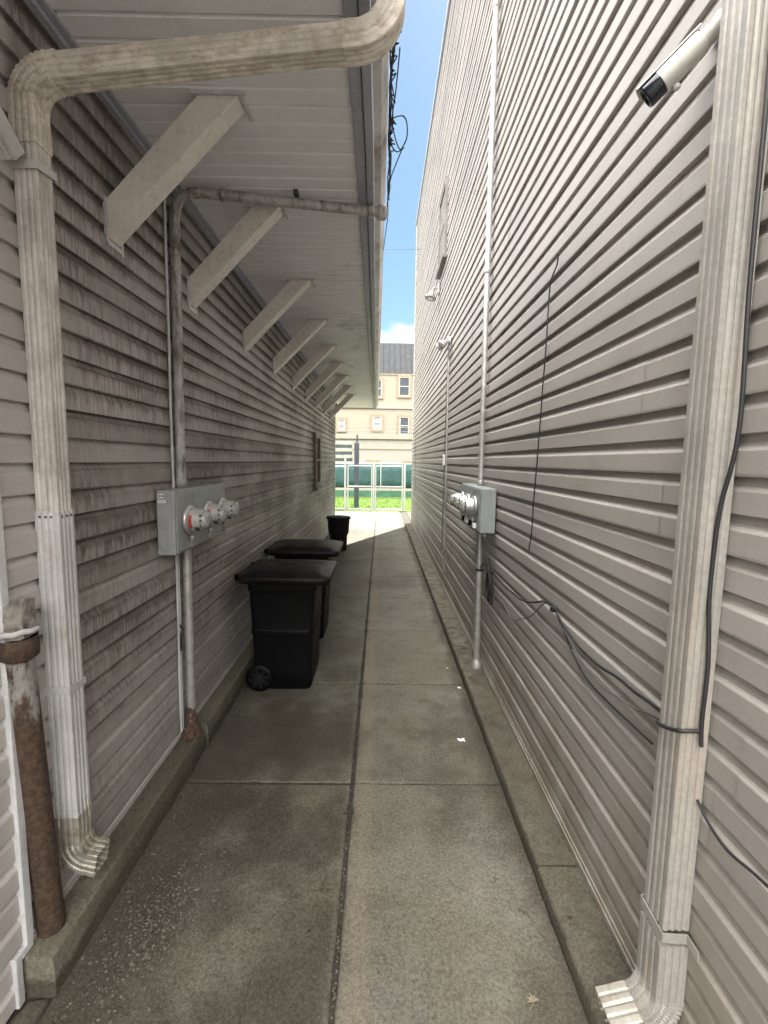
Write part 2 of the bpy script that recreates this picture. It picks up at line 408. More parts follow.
# ------------------------------------------------------------------ siding generator (runs along Y, faces +X or -X)
def siding(mb, X, s, y0, y1, z0, z1, prof, wav=.0022, panel=3.66):
    row = 0; z = z0
    H = .1016
    z = math.floor(z0/H+.001)*H
    while z < z1 - .01:
        off = rnd(0, panel); y = y0; k = 0
        while y < y1 - 1e-4:
            ye = min(y1, (y0 + off if k == 0 else y + panel))
            if ye - y < .12 and ye < y1: ye = min(y1, ye + panel)
            lap = .0022 if (k+row) % 2 else 0.
            yb = ye + (.02 if not lap and ye < y1 else 0); n = max(1, int((yb-y)/.6))
            for c in range(2):
                P = prof(c); rings = []
                for i in range(n+1):
                    yy = y + (yb-y)*i/n
                    w = mnoise.noise(Vector((yy*.9, z*3.1+c, row*.37)))*wav + lap
                    dz = mnoise.noise(Vector((yy*.35, row*2.3, 4.)))*.0012
                    rings.append([(X + s*(o+(w if o > .0031 else 0)), yy, min(max(z + c*H + zz + dz, z0), z1)) for o, zz in P])
                if lap: rings.append([(X + s*max(o-.0026, .001), yb+.0004, rings[-1][q][2]) for q, (o, zz) in enumerate(P)])
                mb.loft(rings, False, False, False, closed=False)
            y = ye; k += 1
        z += 2*H; row += 1
def prof_dutch(c):
    d = .0215 if c == 0 else .0175
    return [(.003,-.006 if c == 0 else -.002),(d-.001,-.006 if c == 0 else -.001),(d,.001),(d-.0012,.058),(d-.003,.0615),(.0085,.070),(.0045,.079),(.0032,.090),(.003,.1016)]
def prof_lap(c):
    d = .0215 if c == 0 else .0175
    return [(.003,-.006 if c == 0 else -.002),(d-.001,-.006 if c == 0 else -.001),(d,.001),(d-.0012,.060),(d-.003,.066),(.0085,.076),(.0045,.088),(.003,.1016)]

# ------------------------------------------------------------------ left house
ZS = 3.39
HL = thing('house', (-3.5,6,0), 'low house on the left with grimy clapboard siding and deep bracketed eave', 'house')
w = MB()
siding(w, XL, 1, 1.480, 12.42, .152, ZS, prof_lap)
siding(w, XL, 1, -1.0, 1.445, .01, ZS, prof_lap)
w.box(-8, XL-.001, -1.0, 12.42, -.02, ZS+.02)
w.build('siding_wall', M['siding_left'], HL, recalc=False)
t = MB().box(XL-.002, XL+.036, 1.446, 1.479, .185, ZS-.01)
t.box(XL-.002, XL+.033, 1.398, 1.426, .0, .184).box(XL-.002, XL+.0325, 1.4262, 1.479, .154, .1845)
t.build('trim_channel', M['trim_grey'], HL, bevel=.003)
t = MB().box(XL-.002, XL+.013, 1.481, 12.42, .150, .176); t.build('starter_strip', M['trim_grey'], HL, bevel=.002)
t = MB().box(XL-.10, XL+.022, 12.42, 12.5, .0, ZS-.01); t.build('corner_post', M['trim'], HL, bevel=.004)
EAVE = .0095
def skew(mb):
    mb.v = [(x-EAVE*max(0., y-2.5) if x > -.6 else x, y, z) for x, y, z in mb.v]; return mb
# soffit: grooved panels, each running across the eave
sf = MB(); y = -1.0; P = .105; k = 0; rings = []
while y < 14.0:
    deep = .022 if k % 2 == 0 else .015
    for yy, dz in ((y,0),(y+P-.022,0),(y+P-.020,deep),(y+P-.009,deep),(y+P-.001,.001)):
        j = mnoise.noise(Vector((yy*.5,2,2)))*.0015
        rings.append([(XL-.0+.0 , yy, ZS+dz+j), (-.62, yy, ZS+dz+j+mnoise.noise(Vector((yy*.8,7,1)))*.002), (-.10, yy, ZS+dz+j)])
    y += P; k += 1
sf.loft(rings, False, False, False, closed=False)
skew(sf).build('soffit', M['soffit'], HL, recalc=False)
t = MB().box(-1.205, -1.19, -1, 12.42, ZS-.028, ZS+.005).box(XL+.005, XL+.045, -1, 12.42, ZS-.034, ZS-.006).box(-1.178, -1.155, -1, 12.42, ZS-.014, ZS+.005)
build_each(t, 'soffit_channel', M['fascia'], HL, .002)
fa = MB()
for xa, xb, za, zb in ((-.148,-.098,ZS-.014,ZS+.03),(-.095,-.056,ZS-.024,ZS+.16)):
    fa.loft([[(xa,yy,za),(xb,yy,za),(xb,yy,zb),(xa,yy,zb)] for yy in (-1,2.5,14.02)], False)
skew(fa).box(-8, -.17, 14.022, 14.05, ZS-.01, ZS+.16)
build_each(fa, 'fascia', M['fascia'], HL, .004)
gp = [(-.054,.0),(-.016,.0),(-.012,.012),(.0,.045),(.012,.07),(.012,.092),(.006,.092),(.006,.074),(-.006,.047),(-.018,.014),(-.022,.006),(-.054,.006)]
gt = MB().loft([[(px, yy, ZS+.012+pz+mnoise.noise(Vector((yy*.4,0,9)))*.003) for px, pz in gp] for yy in [-1+.5*i for i in range(31)]], False)
skew(gt).build('gutter', M['gutter'], HL)
rf = MB()
for a in range(20):
    x0, x1 = -.03-a*.26, -.03-(a+1)*.26
    z0, z1 = ZS+.135+a*.09, ZS+.135+(a+1)*.09
    e0 = EAVE*11.5
    rf.add([(x0,-1.05,z0),(x0-e0,14.08,z0),(x1-e0,14.08,z1),(x1,-1.05,z1),(x0,-1.05,z0-.012),(x0-e0,14.08,z0-.012)], [(0,1,2,3),(4,5,1,0)])
rf.add([(-.06,-1.04,ZS+.12),(-.17,14.06,ZS+.12),(-5.2,14.06,ZS+1.90),(-5.2,-1.04,ZS+1.90),(-5.2,14.06,ZS+.0),(-5.2,-1.04,ZS)], [(0,1,2,3),(1,4,2),(0,3,5),(2,4,5,3)])
rf.build('roof', M['shingle'], HL, recalc=False)
# eave brackets
for i, yb in enumerate([2.172,3.045,4.22,5.36,6.50,7.62,8.76,9.95,11.2]):
    wd = .106 + rnd(-.004,.004); dx = rnd(-.012,.012); dz = rnd(-.008,.008)
    A = [(-1.208, 2.803+dz), (-.632+dx, ZS-.002), (-.795+dx, ZS-.002), (-1.208, 2.955+dz)]
    b = MB().loft([[(x, yb, z) for x, z in A], [(x, yb+wd, z) for x, z in A]], False)
    br = b.build('eave_bracket', M['bracket'], HL, bevel=.004)
    c = MB().box(-1.209, -1.196, yb-.014, yb-.002, 2.785+dz, 2.97+dz).box(-1.209, -1.196, yb+wd+.002, yb+wd+.014, 2.765+dz, 2.97+dz).box(-1.2085,-1.1965, yb-.002, yb+wd+.002, 2.775+dz, 2.796+dz)
    c.box(-.83+dx, -.60+dx, yb-.014, yb-.002, ZS-.013, ZS-.0).box(-.625+dx, -.612+dx, yb-.002, yb+wd+.05, ZS-.013, ZS)
    build_each(c, 'bracket_trim', M['trim_grey'], br)
# window far along the wall
def window_x(parent, X, s, y0, y1, z0, z1, fm, gm, dep=.05, fw=.07, rail=True):
    f = MB()
    xa, xb = sorted((X, X+s*dep))
    f.box(xa, xb, y0, y0+fw, z0, z1).box(xa, xb, y1-fw, y1, z0, z1).box(xa, xb, y0+fw, y1-fw, z1-fw, z1).box(xa, xb, y0+fw, y1-fw, z0, z0+fw)
    if rail: f.box(*sorted((X, X+s*(dep-.012))), y0+fw, y1-fw, (z0+z1)/2-.02, (z0+z1)/2+.02)
    fr = f.build('window', fm, parent, bevel=.004)
    p = MB().box(*sorted((X+s*.004, X+s*.022)), y0+fw-.01, y1-fw+.01, z0+fw-.01, z1-fw+.01); p.build('pane', gm, fr)
    sl = MB().box(*sorted((X, X+s*(dep+.03))), y0-.04, y1+.04, z0-.045, z0-.001); sl.build('sill', fm, fr, bevel=.004)
window_x(HL, XL, 1, 8.42, 9.06, 1.36, 2.34, M['window_brown'], M['curtain'], .075, .09)

# ------------------------------------------------------------------ right building
HR = thing('building', (5,6,0), 'tall building on the right clad in grey beige vinyl siding', 'building')
YE, ZT = 13.75, 8.3
w = MB(); siding(w, XR+.021, -1, -1.0, YE-.07, .085, ZT, prof_dutch)
w.box(XR+.022, 9, -1.0, YE-.07, -.02, ZT+.01)
w.build('siding_wall', M['siding_right'], HR, recalc=False)
t = MB().box(XR-.006, XR+.1, YE-.07, YE, .0, ZT); t.build('corner_post', M['trim'], HR, bevel=.004)
t = MB().box(XR-.010, XR+.02, -1, YE-.071, .074, .100).box(XR-.004, XR+.02, -1, YE-.071, .101, .118); t.build('starter_strip', M['siding_right'], HR, bevel=.003)
t = MB().box(XR-.03, 9.05, -1.05, YE+.03, ZT+.012, ZT+.10); t.build('roof_coping', M['fascia'], HR, bevel=.006)
window_x(HR, XR+.004, -1, 7.08, 7.86, 4.80, 5.86, M['window_grey'], M['window_grey'], .042, .06)

# ------------------------------------------------------------------ downspouts
def fluted(w, d, n=3, dep=.0045):
    """closed section, w along a, d along b, with flutes on all four sides"""
    pts = []
    def side(p0, p1, nx, ny):
        L = math.hypot(p1[0]-p0[0], p1[1]-p0[1]); m = n*8+6
        for i in range(1, m):
            t = i/m; k = 0
            for c in range(n):
                u = (c+1)/(n+1)
                if abs(t-u)*L < .0062: k = dep*(1-abs(t-u)*L/.0062)
            if t < .03 or t > .97: k = .002
            pts.append((p0[0]+(p1[0]-p0[0])*t - nx*k, p0[1]+(p1[1]-p0[1])*t - ny*k))
    a, b = w/2, d/2
    side((-a,-b),(a,-b),0,-1); side((a,-b),(a,b),1,0); side((a,b),(-a,b),0,1); side((-a,b),(-a,-b),-1,0)
    return pts
def sweep(mb, path, prof, side, crimp=None, cap0=True, cap1=True):
    path = [Vector(p) for p in path]; side = Vector(side).normalized(); rings = []
    for i, p in enumerate(path):
        t = (path[min(i+1,len(path)-1)]-path[max(i-1,0)]).normalized()
        n = side.cross(t).normalized(); k = 1.
        if crimp and crimp[0] <= i <= crimp[1]: k = 1.0 + (.03 if i % 2 else -.05)
        rings.append([p + n*(a*k) + side*(b*(1+(k-1)*.5)) for a, b in prof])
    mb.loft(rings, False, cap0, cap1)
def arc(c, r, a0, a1, n, u, v):
    c = Vector(c); u = Vector(u); v = Vector(v)
    return [c + u*r*math.cos(a0+(a1-a0)*i/n) + v*r*math.sin(a0+(a1-a0)*i/n) for i in range(n+1)]

# left: from the gutter, under the soffit, down the wall
DL = thing('downspout', (-1.17,1.68,.5), 'fluted downspout on the left wall with long grimy run under the soffit', 'downspout')
yc = 1.682; pr = fluted(.078, .076)
X0 = -1.168
straight = [(X0, yc, 1.655+i*.124) for i in range(11)]
mb = MB(); sweep(mb, straight, pr, (0,1,0)); mb.build('upper_pipe', M['pipe_dirty'], DL)
sweep_low = [(X0+.001, yc-.002, .46+i*.120) for i in range(11)]
mb = MB(); sweep(mb, sweep_low, fluted(.086,.084), (0,1,0)); mb.build('lower_pipe', M['pipe_clean'], DL)
tm = MB()
for yy in (1.655,1.682,1.705): tm.lathe((X0+.043, yy, 1.64), (1,0,0), [(.004,0),(.004,.003)], 8)
for xx in (-1.19,-1.17,-1.15): tm.lathe((xx, yc-.043, 1.64), (0,-1,0), [(.004,0),(.004,.003)], 8)
build_each(tm, 'screw', M['ink'], DL)
# top elbow: vertical -> running to +X, climbing a little
th = math.atan2(.105,.93)
a_end = math.pi/2 + th
r_b = .105; c_el = (X0+r_b, yc, 2.985)
el = [(X0, yc, 2.86), (X0, yc, 2.91)] + arc(c_el, r_b, math.pi, a_end, 22, (1,0,0), (0,0,1))
lastp = el[-1]; tdir = Vector((math.cos(th),0,math.sin(th)))
el += [lastp+tdir*.03]
mb = MB(); sweep(mb, el, fluted(.086,.084), (0,1,0), (2,24)); mb.build('top_elbow', M['pipe_top'], DL)
run = [lastp + tdir*(.02+.05*i) for i in range(20)]
mb = MB(); sweep(mb, run, pr, (0,1,0)); mb.build('cross_pipe', M['pipe_top'], DL)
pe = run[-1]
oc = Vector((pe.x, yc, pe.z+.13))
oe = [pe-tdir*.03, pe] + arc(oc, .13, -math.pi/2+th, -.12, 16, (1,0,0), (0,0,1))
oe += [oe[-1]+Vector((-.004,0,.05)), Vector((oe[-1].x-.02, yc, ZS+.05))]
mb = MB(); sweep(mb, oe, fluted(.084,.082), (0,1,0)); mb.build('gutter_elbow', M['pipe_top'], DL)
# outlet elbow at the foot, kicked out over the kerb
c_o = (X0+.078, yc, .385)
eo = [(X0, yc, .50),(X0, yc, .43)] + arc(c_o, .078, math.pi, math.pi*1.5-.18, 24, (1,0,0), (0,0,1))
d = (eo[-1]-eo[-2]).normalized(); eo += [eo[-1]+d*.018, eo[-1]+d*.038]
mb = MB(); sweep(mb, eo, fluted(.092,.090), (0,1,0), (2,26), True, False); mb.build('outlet_elbow', M['pipe_mill'], DL)
def strap(z, tilt=0.):
    q = MB(); a = .0465
    pts = [(XL+.018, yc-.10, z-.006), (XL+.02, yc-a, z), (X0+a, yc-a, z), (X0+a, yc+a, z+tilt), (XL+.02, yc+a, z+tilt), (XL+.018, yc+.08, z+tilt)]
    for p0, p1 in zip(pts[:-1], pts[1:]):
        p0, p1 = Vector(p0), Vector(p1); nrm = (p1-p0).cross(Vector((0,0,1))).normalized()*.0015
        q.add([p0-nrm,p1-nrm,p1+nrm,p0+nrm]+[v+Vector((0,0,.026)) for v in (p0-nrm,p1-nrm,p1+nrm,p0+nrm)], [(0,1,2,3),(4,5,6,7),(0,1,5,4),(2,3,7,6),(1,2,6,5),(3,0,4,7)])
    q.build('strap', M['pipe_clean'], DL)
strap(.99); strap(2.775, .01)

DS = thing('diagonal_pipe', (-1.17,1.45,2.9), 'short pale slanting pipe cut by the frame at top left', 'pipe')
mb = MB(); sweep(mb, [(X0-.015, 1.20, 3.12),(X0-.015,1.30,3.04),(X0-.015, 1.45, 2.915),(X0-.015, 1.60, 2.79)], fluted(.06,.075), (1,0,0)); mb.build('pipe_body', M['pipe_clean'], DS)

# right
DR = thing('downspout', (.865,1.25,.3), 'beige fluted downspout on the right wall with black cable tied across it', 'downspout')
XD = .864; yd = 1.257; pr2 = fluted(.076,.102)
mb = MB(); sweep(mb, [(XD, yd-.0035*i, .52+.36*i) for i in range(22)], pr2, (0,1,0)); mb.build('pipe_body', M['pipe_right'], DR)
c_o = (XD-.105, yd+.002, .285)
eo = [(XD, yd+.002, .47),(XD, yd+.002, .35)] + arc(c_o, .105, 0, -math.pi/2+.25, 26, (1,0,0), (0,0,1))
d = (eo[-1]-eo[-2]).normalized()
mb = MB(); sweep(mb, eo, fluted(.084,.110), (0,1,0), (3,28)); mb.build('outlet_elbow', M['pipe_right'], DR)
eo2 = [eo[-1]-d*.015+Vector((0,0,0)), eo[-1]+d*.03, eo[-1]+d*.078]
mb = MB(); sweep(mb, eo2, fluted(.088,.114), (0,1,0), None, True, False); mb.build('outlet_spout', M['pipe_mill'], DR)
q = MB(); z = .485; hw, hd = .042, .0565
pts = [(XR-.01, yd+hd+.02, z+.01),(XD-hw, yd+hd, z+.01),(XD-hw, yd-hd, z+.004),(XR-.012, yd-hd, z),(XR-.010, yd-hd-.045, z-.006)]
for p0, p1 in zip(pts[:-1], pts[1:]):
    p0, p1 = Vector(p0), Vector(p1); nrm = (p1-p0).cross(Vector((0,0,1))).normalized()*.0015
    q.add([p0-nrm,p1-nrm,p1+nrm,p0+nrm]+[v+Vector((0,0,.03)) for v in (p0-nrm,p1-nrm,p1+nrm,p0+nrm)], [(0,1,2,3),(4,5,6,7),(0,1,5,4),(2,3,7,6),(1,2,6,5),(3,0,4,7)])
q.build('strap', M['pipe_right'], DR)

# ------------------------------------------------------------------ rusty steel bollard beside the kerb end
bx_, by_ = -1.178, 1.545
BO = thing('bollard', (bx_,by_,.15), 'rusty steel bollard filled with concrete at the kerb end', 'bollard')
mb = MB(); mb.lathe((bx_,by_,.15), (-.002,-.055,1), [(.044,0),(.044,.3),(.0435,.7),(.0435,1.07)], 28); mb.build('steel_pipe', M['rust'], BO)
bt = by_-.058
mb = MB(); mb.lathe((bx_+.002,bt,1.195), (.02,-.055,1), [(.047,0),(.056,.008),(.058,.055),(.055,.075)], 28, cap1=False, cap0=False); mb.build('collar', M['rust'], BO)
mb = MB(); rg = []
for r_, h_ in ((.0555,.070),(.061,.076),(.061,.087),(.055,.089),(.050,.084)):
    rg.append([(bx_+.002+r_*math.cos(a)+.001*math.sin(5*a), bt+r_*math.sin(a), 1.20+h_+.010*math.cos(a)-.008*math.sin(a)+.002*math.sin(7*a)) for a in [2*math.pi*k/36 for k in range(36)]])
mb.loft(rg, True, False, False); mb.build('rim', M['pipe_clean'], BO)
mb = MB(); rg = []
for i in range(12):
    h_ = i/11; rr = .050*(1-.06*h_) if i < 9 else (.044,.033,.014)[i-9]
    def nn(a, o): return 1+.16*mnoise.noise(Vector((math.cos(a)*2+o,math.sin(a)*2,h_*3)))+.07*mnoise.noise(Vector((math.cos(a)*6+o,math.sin(a)*6,h_*8)))
    def sq(v): return math.copysign(abs(v)**.55, v)
    rg.append([(bx_-.003+rr*.88*sq(math.cos(a+.4))*nn(a,0), bt+.005+rr*.88*sq(math.sin(a+.4))*nn(a,5), 1.265+.112*(min(h_,.74)/.74 if i < 9 else 1.0)+.010*mnoise.noise(Vector((math.cos(a)*3,math.sin(a)*3,h_)))+.014*math.cos(a+.5)*h_) for a in [2*math.pi*k/40 for k in range(40)]])
mb.loft(rg, False, True, True); mb.build('concrete_fill', M['fill'], BO)

# ------------------------------------------------------------------ conduits and meters, left wall
def pipe_path(pts, r=.12, k=8):
    P = [Vector(p) for p in pts]; out = [P[0]]
    for a, b, c in zip(P[:-2], P[1:-1], P[2:]):
        u = (a-b).normalized(); v = (c-b).normalized()
        p0, p1 = b+u*r, b+v*r
        for i in range(k+1):
            t = i/k; out.append(p0*(1-t)**2 + b*2*t*(1-t) + p1*t*t)
    out.append(P[-1]); return out
def fill(pts, step=.15):
    out = []
    for a, b in zip(pts[:-1], pts[1:]):
        a, b = Vector(a), Vector(b); n = max(1, int((b-a).length/step))
        out += [a.lerp(b, i/n) for i in range(n)]
    return out + [Vector(pts[-1])]
CL = thing('conduit_pipe', (-1.175,2.75,1.68), 'grimy conduit rising from the left meter box and bending under the soffit', 'conduit')
pth = pipe_path([(-1.172,2.765,1.685),(-1.172,2.80,3.335),(.0,3.005,3.335)], .16)
MB().tube(fill(pth,.2), .0285, 14).build('pipe_body', M['galv_grimy'], CL)
mb = MB()
for p, ax in (((-1.172,2.765,1.69),(0,0,1)),((-1.172,2.792,2.98),(0,0,1)),((-.93,2.842,3.335),(1,.2,0)),((-.10,2.985,3.335),(1,.2,0))):
    mb.lathe(p, ax, [(.030,0),(.034,.004),(.034,.035),(.030,.04)], 14)
build_each(mb, 'coupling', M['galv_grimy'], CL)
mb = MB().lathe((-.035,2.998,3.335), (1,.19,0), [(.04,0),(.042,.004),(.042,.04),(.035,.05)], 14); mb.build('end_fitting', M['galv_grimy'], CL)
mb = MB().box(-.52,-.495,2.87,2.93,3.36,3.388); mb.build('hanger_clip', M['ink'], CL)
CW = thing('ground_wire', (-1.19,2.69,1.7), 'thin pale wire tube running beside the conduit above the left meter box', 'wire')
MB().tube(smooth_path([(-1.19,2.708,1.68),(-1.192,2.71,2.1),(-1.19,2.714,2.6),(-1.192,2.72,3.1),(-1.19,2.725,3.385)]), .0075, 8).build('wire_tube', M['trim_grey'], CW)

CB = thing('conduit_pipe', (-1.16,2.79,.15), 'grey conduit with rusted base below the left meter box', 'conduit')
MB().tube(fill([(-1.162,2.785,.16),(-1.165,2.80,1.33)],.2), .027, 14).build('pipe_body', M['galv'], CB)
mb = MB(); rg = []
for h_, r_ in ((.0,.062),(.02,.060),(.05,.045),(.09,.036),(.14,.031),(.18,.029)):
    rg.append([(-1.165+r_*math.cos(a)*(1+.25*mnoise.noise(Vector((a*2,h_*30,1)))), 2.78+r_*math.sin(a)*(1.25+.25*mnoise.noise(Vector((a*2,h_*30,5)))), .134+h_+.012*math.sin(3*a)*(h_>.1)) for a in [2*math.pi*k/20 for k in range(20)]])
mb.loft(rg, False); mb.build('rusted_base', M['rust_flange'], CB)
CW2 = thing('ground_wire', (-1.19,2.72,.25), 'pair of thin wire tubes running from left meter box down to the kerb', 'wire')
mb = MB()
for dy, r_ in ((0,.0075),(.028,.005)):
    mb.tube(smooth_path([(-1.19,2.70+dy,.20),(-1.192,2.702+dy,.5),(-1.19,2.708+dy,.9),(-1.19,2.715+dy,1.33)]), r_, 8)
mb.build('wire_tube', M['trim_grey'], CW2)
MB().tube(smooth_path([(-1.19,2.728,.86),(-1.18,2.738,.83),(-1.185,2.732,.80),(-1.19,2.73,.70)]), .006, 6).build('clip', M['cable'], CW2)

def meter(bank, x, s, y, z, shell, tagcol=None, face='meter_ring'):
    """socket ring on the box face and a glass-fronted drum standing out along s*X"""
    ax = (s,0,0)
    mt = MB().lathe((x,y,z), ax, [(.068,.0),(.082,.002),(.084,.012),(.080,.022),(.070,.026)], 28).build('meter', M['meter_ring'], bank)
    MB().lathe((x+s*.0262,y,z), ax, [(.064,0),(.065,.022),(.0625,.026),(.0615,.055),(.058,.065),(.054,.067)], 28).build('drum', shell, mt)
    MB().lathe((x+s*.0985,y,z), ax, [(.054,-.006),(.051,.012),(.044,.022),(.02,.026)], 24).build('glass', M['dial_glass'], mt)
    mb = MB()
    for k in range(3): mb.lathe((x+s*.0935,y-.056+.0*k,z+.03*(k-1)), (s*.3,-1,0), [(.006,0),(.006,.012),(.003,.014)], 8)
    mb.build('stud', M['ink'], mt)
    if tagcol:
        mb = MB(); n = 6; r_ = .0663
        rg = [[(x+s*xx, y-r_*math.cos(a), z+r_*math.sin(a)) for a in [-.75+i*.25 for i in range(6)]] for xx in (.030,.047)]
        mb.loft(rg, True, False, False, closed=False); mb.build('tag', tagcol, mt, recalc=False)
        rg = [[(x+s*xx, y-r_*math.cos(a), z+r_*math.sin(a)) for a in [-1.2+i*.12 for i in range(6)]] for xx in (.058,.084)]
        MB().loft(rg, True, False, False, closed=False).build('label', M['ink'], mt, recalc=False)
    mb = MB().lathe((x+s*.020,y+.004,z-.094), (0,0,-1), [(.010,0),(.014,.004),(.014,.02),(.006,.028)], 10).box(*sorted((x+s*.014,x+s*.026)), y-.004,y+.004, z-.15, z-.12)
    mb.build('seal', M['galv_grimy'], mt)
ML = thing('meter_box', (-1.15,2.9,1.5), 'grey electric meter box with three meters and red tags on left wall', 'meter box')
mb = MB().box(-1.202,-1.105,2.515,3.335,1.325,1.68); mb.build('box', M['meter_box'], ML, bevel=.006)
MB().box(-1.104,-1.098,2.525,3.325,1.335,1.67).build('cover', M['meter_box'], ML, bevel=.003)
MB().lathe((-1.153,2.514,1.385),(0,-1,0),[(.036,0),(.036,.0015),(.032,.002)],24).build('knockout', M['meter_box'], ML)
for z0, z1, x0, x1 in ((1.637,1.660,-1.188,-1.156),(1.611,1.626,-1.192,-1.150)):
    st = MB().box(x0,x1,2.5125,2.5145,z0,z1).build('sticker', M['pale_sticker'], ML)
    mb = MB()
    for k in range(3): mb.box(x0+.004+.011*k, x0+.010+.011*k, 2.5115, 2.5124, z0+.005, z1-.005)
    mb.build('print', M['ink'], st)
for yy in (2.665,2.96,3.215): meter(ML, -1.0975, 1, yy, 1.505, M['meter_white'], M['red'])

# ------------------------------------------------------------------ meters, conduits and lights, right wall
MR = thing('meter_box', (.83,4.05,1.45), 'grey green electric meter box with glass meters on the right wall', 'meter box')
MB().box(.775,.893,3.61,4.50,1.30,1.648).build('box', M['meter_box_right'], MR, bevel=.006)
MB().box(.768,.774,3.62,4.49,1.31,1.638).build('cover', M['meter_box_right'], MR, bevel=.003)
for yy in (3.77,4.05,4.33): meter(MR, .7675, -1, yy, 1.50, M['meter_ring'])
mb = MB()
for k in range(7):
    yy = 3.68+.11*k; mb.lathe((.83,yy,1.30),(0,0,-1),[(.016,0),(.018,.006),(.018,.03),(.012,.04)],10)
build_each(mb, 'bushing', M['galv'], MR)
for k in range(4):
    yy = 3.74+.17*k
    MB().box(.74,.767,yy-.02,yy+.02,1.325,1.365).build('lock_tab', M['black_plastic'] if k % 2 else M['pale_sticker'], MR, bevel=.003)

CR = thing('conduit_pipe', (.86,4.05,1.65), 'straight grey conduit climbing from the right meter box to the roof', 'conduit')
MB().tube(fill([(.862,4.06,1.65),(.862,4.12,8.1)],.5), .024, 12).build('pipe_body', M['galv'], CR)
mb = MB()
for zz in (1.65,3.4,5.4,7.4): mb.lathe((.862,4.06+.0093*(zz-1.65),zz),(0,0,1),[(.025,0),(.03,.004),(.03,.04),(.025,.045)],12)
build_each(mb, 'coupling', M['galv'], CR)
CR2 = thing('conduit_pipe', (.855,4.0,.07), 'grey conduit standing on the kerb under the right meter box', 'conduit')
MB().tube(fill([(.855,3.93,.075),(.846,3.93,1.30)],.3), .027, 12).build('pipe_body', M['galv'], CR2)
MB().lathe((.855,3.93,.072),(0,0,1),[(.05,0),(.05,.03),(.035,.06),(.03,.075)],14).build('foot', M['galv'], CR2)
mb = MB().lathe((.849,3.93,.93),(0,0,1),[(.030,0),(.032,.004),(.032,.016),(.030,.02)],12); mb.build('cable_tie', M['cable'], CR2)

CT = thing('conduit_pipe', (.88,6.3,.3), 'thin dark conduit on right wall below the twin floodlight', 'conduit')
MB().tube(fill([(.878,6.30,.29),(.878,6.34,1.8),(.878,6.40,3.36)],.4), .011, 8).build('pipe_body', M['galv_grimy'], CT)
MB().box(.862,.892,6.56,6.64,1.80,1.95).build('junction_box', M['pale_sticker'], CT, bevel=.004)
MB().tube(fill([(.884,6.62,.6),(.884,6.60,1.8),(.884,6.60,1.95),(.884,6.5,3.36)],.4), .006, 6).build('wire', M['cable_grey'], CT)

FL = thing('floodlight', (.86,6.3,3.42), 'twin headed grey floodlight at the top of the thin conduit', 'floodlight')
MB().lathe((.892,6.38,3.43),(-1,0,0),[(.055,0),(.055,.02),(.03,.035)],20).build('base_plate', M['galv'], FL)
for dy, dz in ((-.13,-.03),(.17,.01)):
    hd = Vector((-.35,dy*1.2,-.25)).normalized(); c0 = Vector((.83,6.38+dy*.7,3.43+dz))
    hh = MB().lathe(c0, hd, [(.02,-.03),(.03,0),(.035,.03),(.055,.07),(.058,.10),(.054,.105)], 18).build('lamp_head', M['galv'], FL)
    MB().lathe(c0+hd*.1055, hd, [(.05,0),(.03,.006)], 18).build('lens', M['meter_ring'], hh)
    MB().tube([(.86,6.38,3.43), c0-hd*.02], .010, 8).build('arm', M['galv'], FL)
MB().lathe((.83,6.36,3.40),(-.5,-.1,-.8),[(.02,0),(.03,.02),(.026,.05),(.01,.065)],14).build('motion_sensor', M['trim'], FL)
F2 = thing('floodlight', (.86,7.85,4.5), 'small bell shaped lamp on a short arm under the right wall window', 'wall lamp')
MB().box(.875,.897,7.78,7.92,4.52,4.66).build('base_plate', M['galv'], F2, bevel=.005)
MB().tube(smooth_path([(.88,7.85,4.60),(.83,7.85,4.62),(.79,7.85,4.58),(.785,7.85,4.54)]), .012, 8).build('arm', M['galv_grimy'], F2)
MB().lathe((.785,7.85,4.56),(-.25,-.1,-1),[(.03,0),(.045,.02),(.06,.06),(.095,.12),(.092,.122)],20).build('shade', M['galv_grimy'], F2)
MB().lathe((.765,7.842,4.475),(-.25,-.1,-1),[(.055,0),(.055,.02),(.03,.045)],16).build('bulb', M['pale_sticker'], F2)

# security camera
SC = thing('security_camera', (.89,1.40,3.02), 'white bullet security camera with black front high on right wall', 'camera')
ax = Vector((-.175,.13,-.150)).normalized(); c0 = Vector((.858,1.380,2.990))
MB().lathe(c0+ax*.01, ax, [(.025,0),(.031,.006),(.032,.02),(.032,.112),(.0315,.115)], 26).build('body', M['camera_white'], SC)
MB().lathe(c0+ax*.1155, ax, [(.0312,0),(.0315,.004),(.0315,.050),(.029,.055),(.024,.055),(.023,.050)], 26).build('front_ring', M['camera_glass'], SC)
upv = (Vector((0,0,1))-ax*ax.z).normalized(); sv = ax.cross(upv)
mb = MB(); rg = []
for h_ in (.0,.05,.10,.15,.176):
    rg.append([c0+ax*h_+(upv*math.cos(a)+sv*math.sin(a))*rr for rr, aa in ((.0365,[-.95+.19*i for i in range(11)]),(.0348,[.95-.19*i for i in range(11)])) for a in aa])
mb.loft(rg, True); mb.build('sun_shield', M['camera_white'], SC)
MB().lathe(c0-ax*.034, ax, [(.016,0),(.019,.004),(.019,.03),(.026,.046)], 18).build('neck', M['trim'], SC)
MB().tube(smooth_path([c0-ax*.03, (.874,1.396,3.02), (.892,1.40,3.03)]), .014, 12).build('arm', M['camera_white'], SC)
MB().lathe((.897,1.40,3.03),(-1,0,0),[(.034,0),(.034,.008),(.02,.014)],20).build('base_plate', M['camera_white'], SC)
MB().lathe(c0+ax*.105-upv*.030+sv*.012, -upv, [(.010,0),(.010,.012),(.007,.015)], 12).build('sensor', M['trim_grey'], SC)

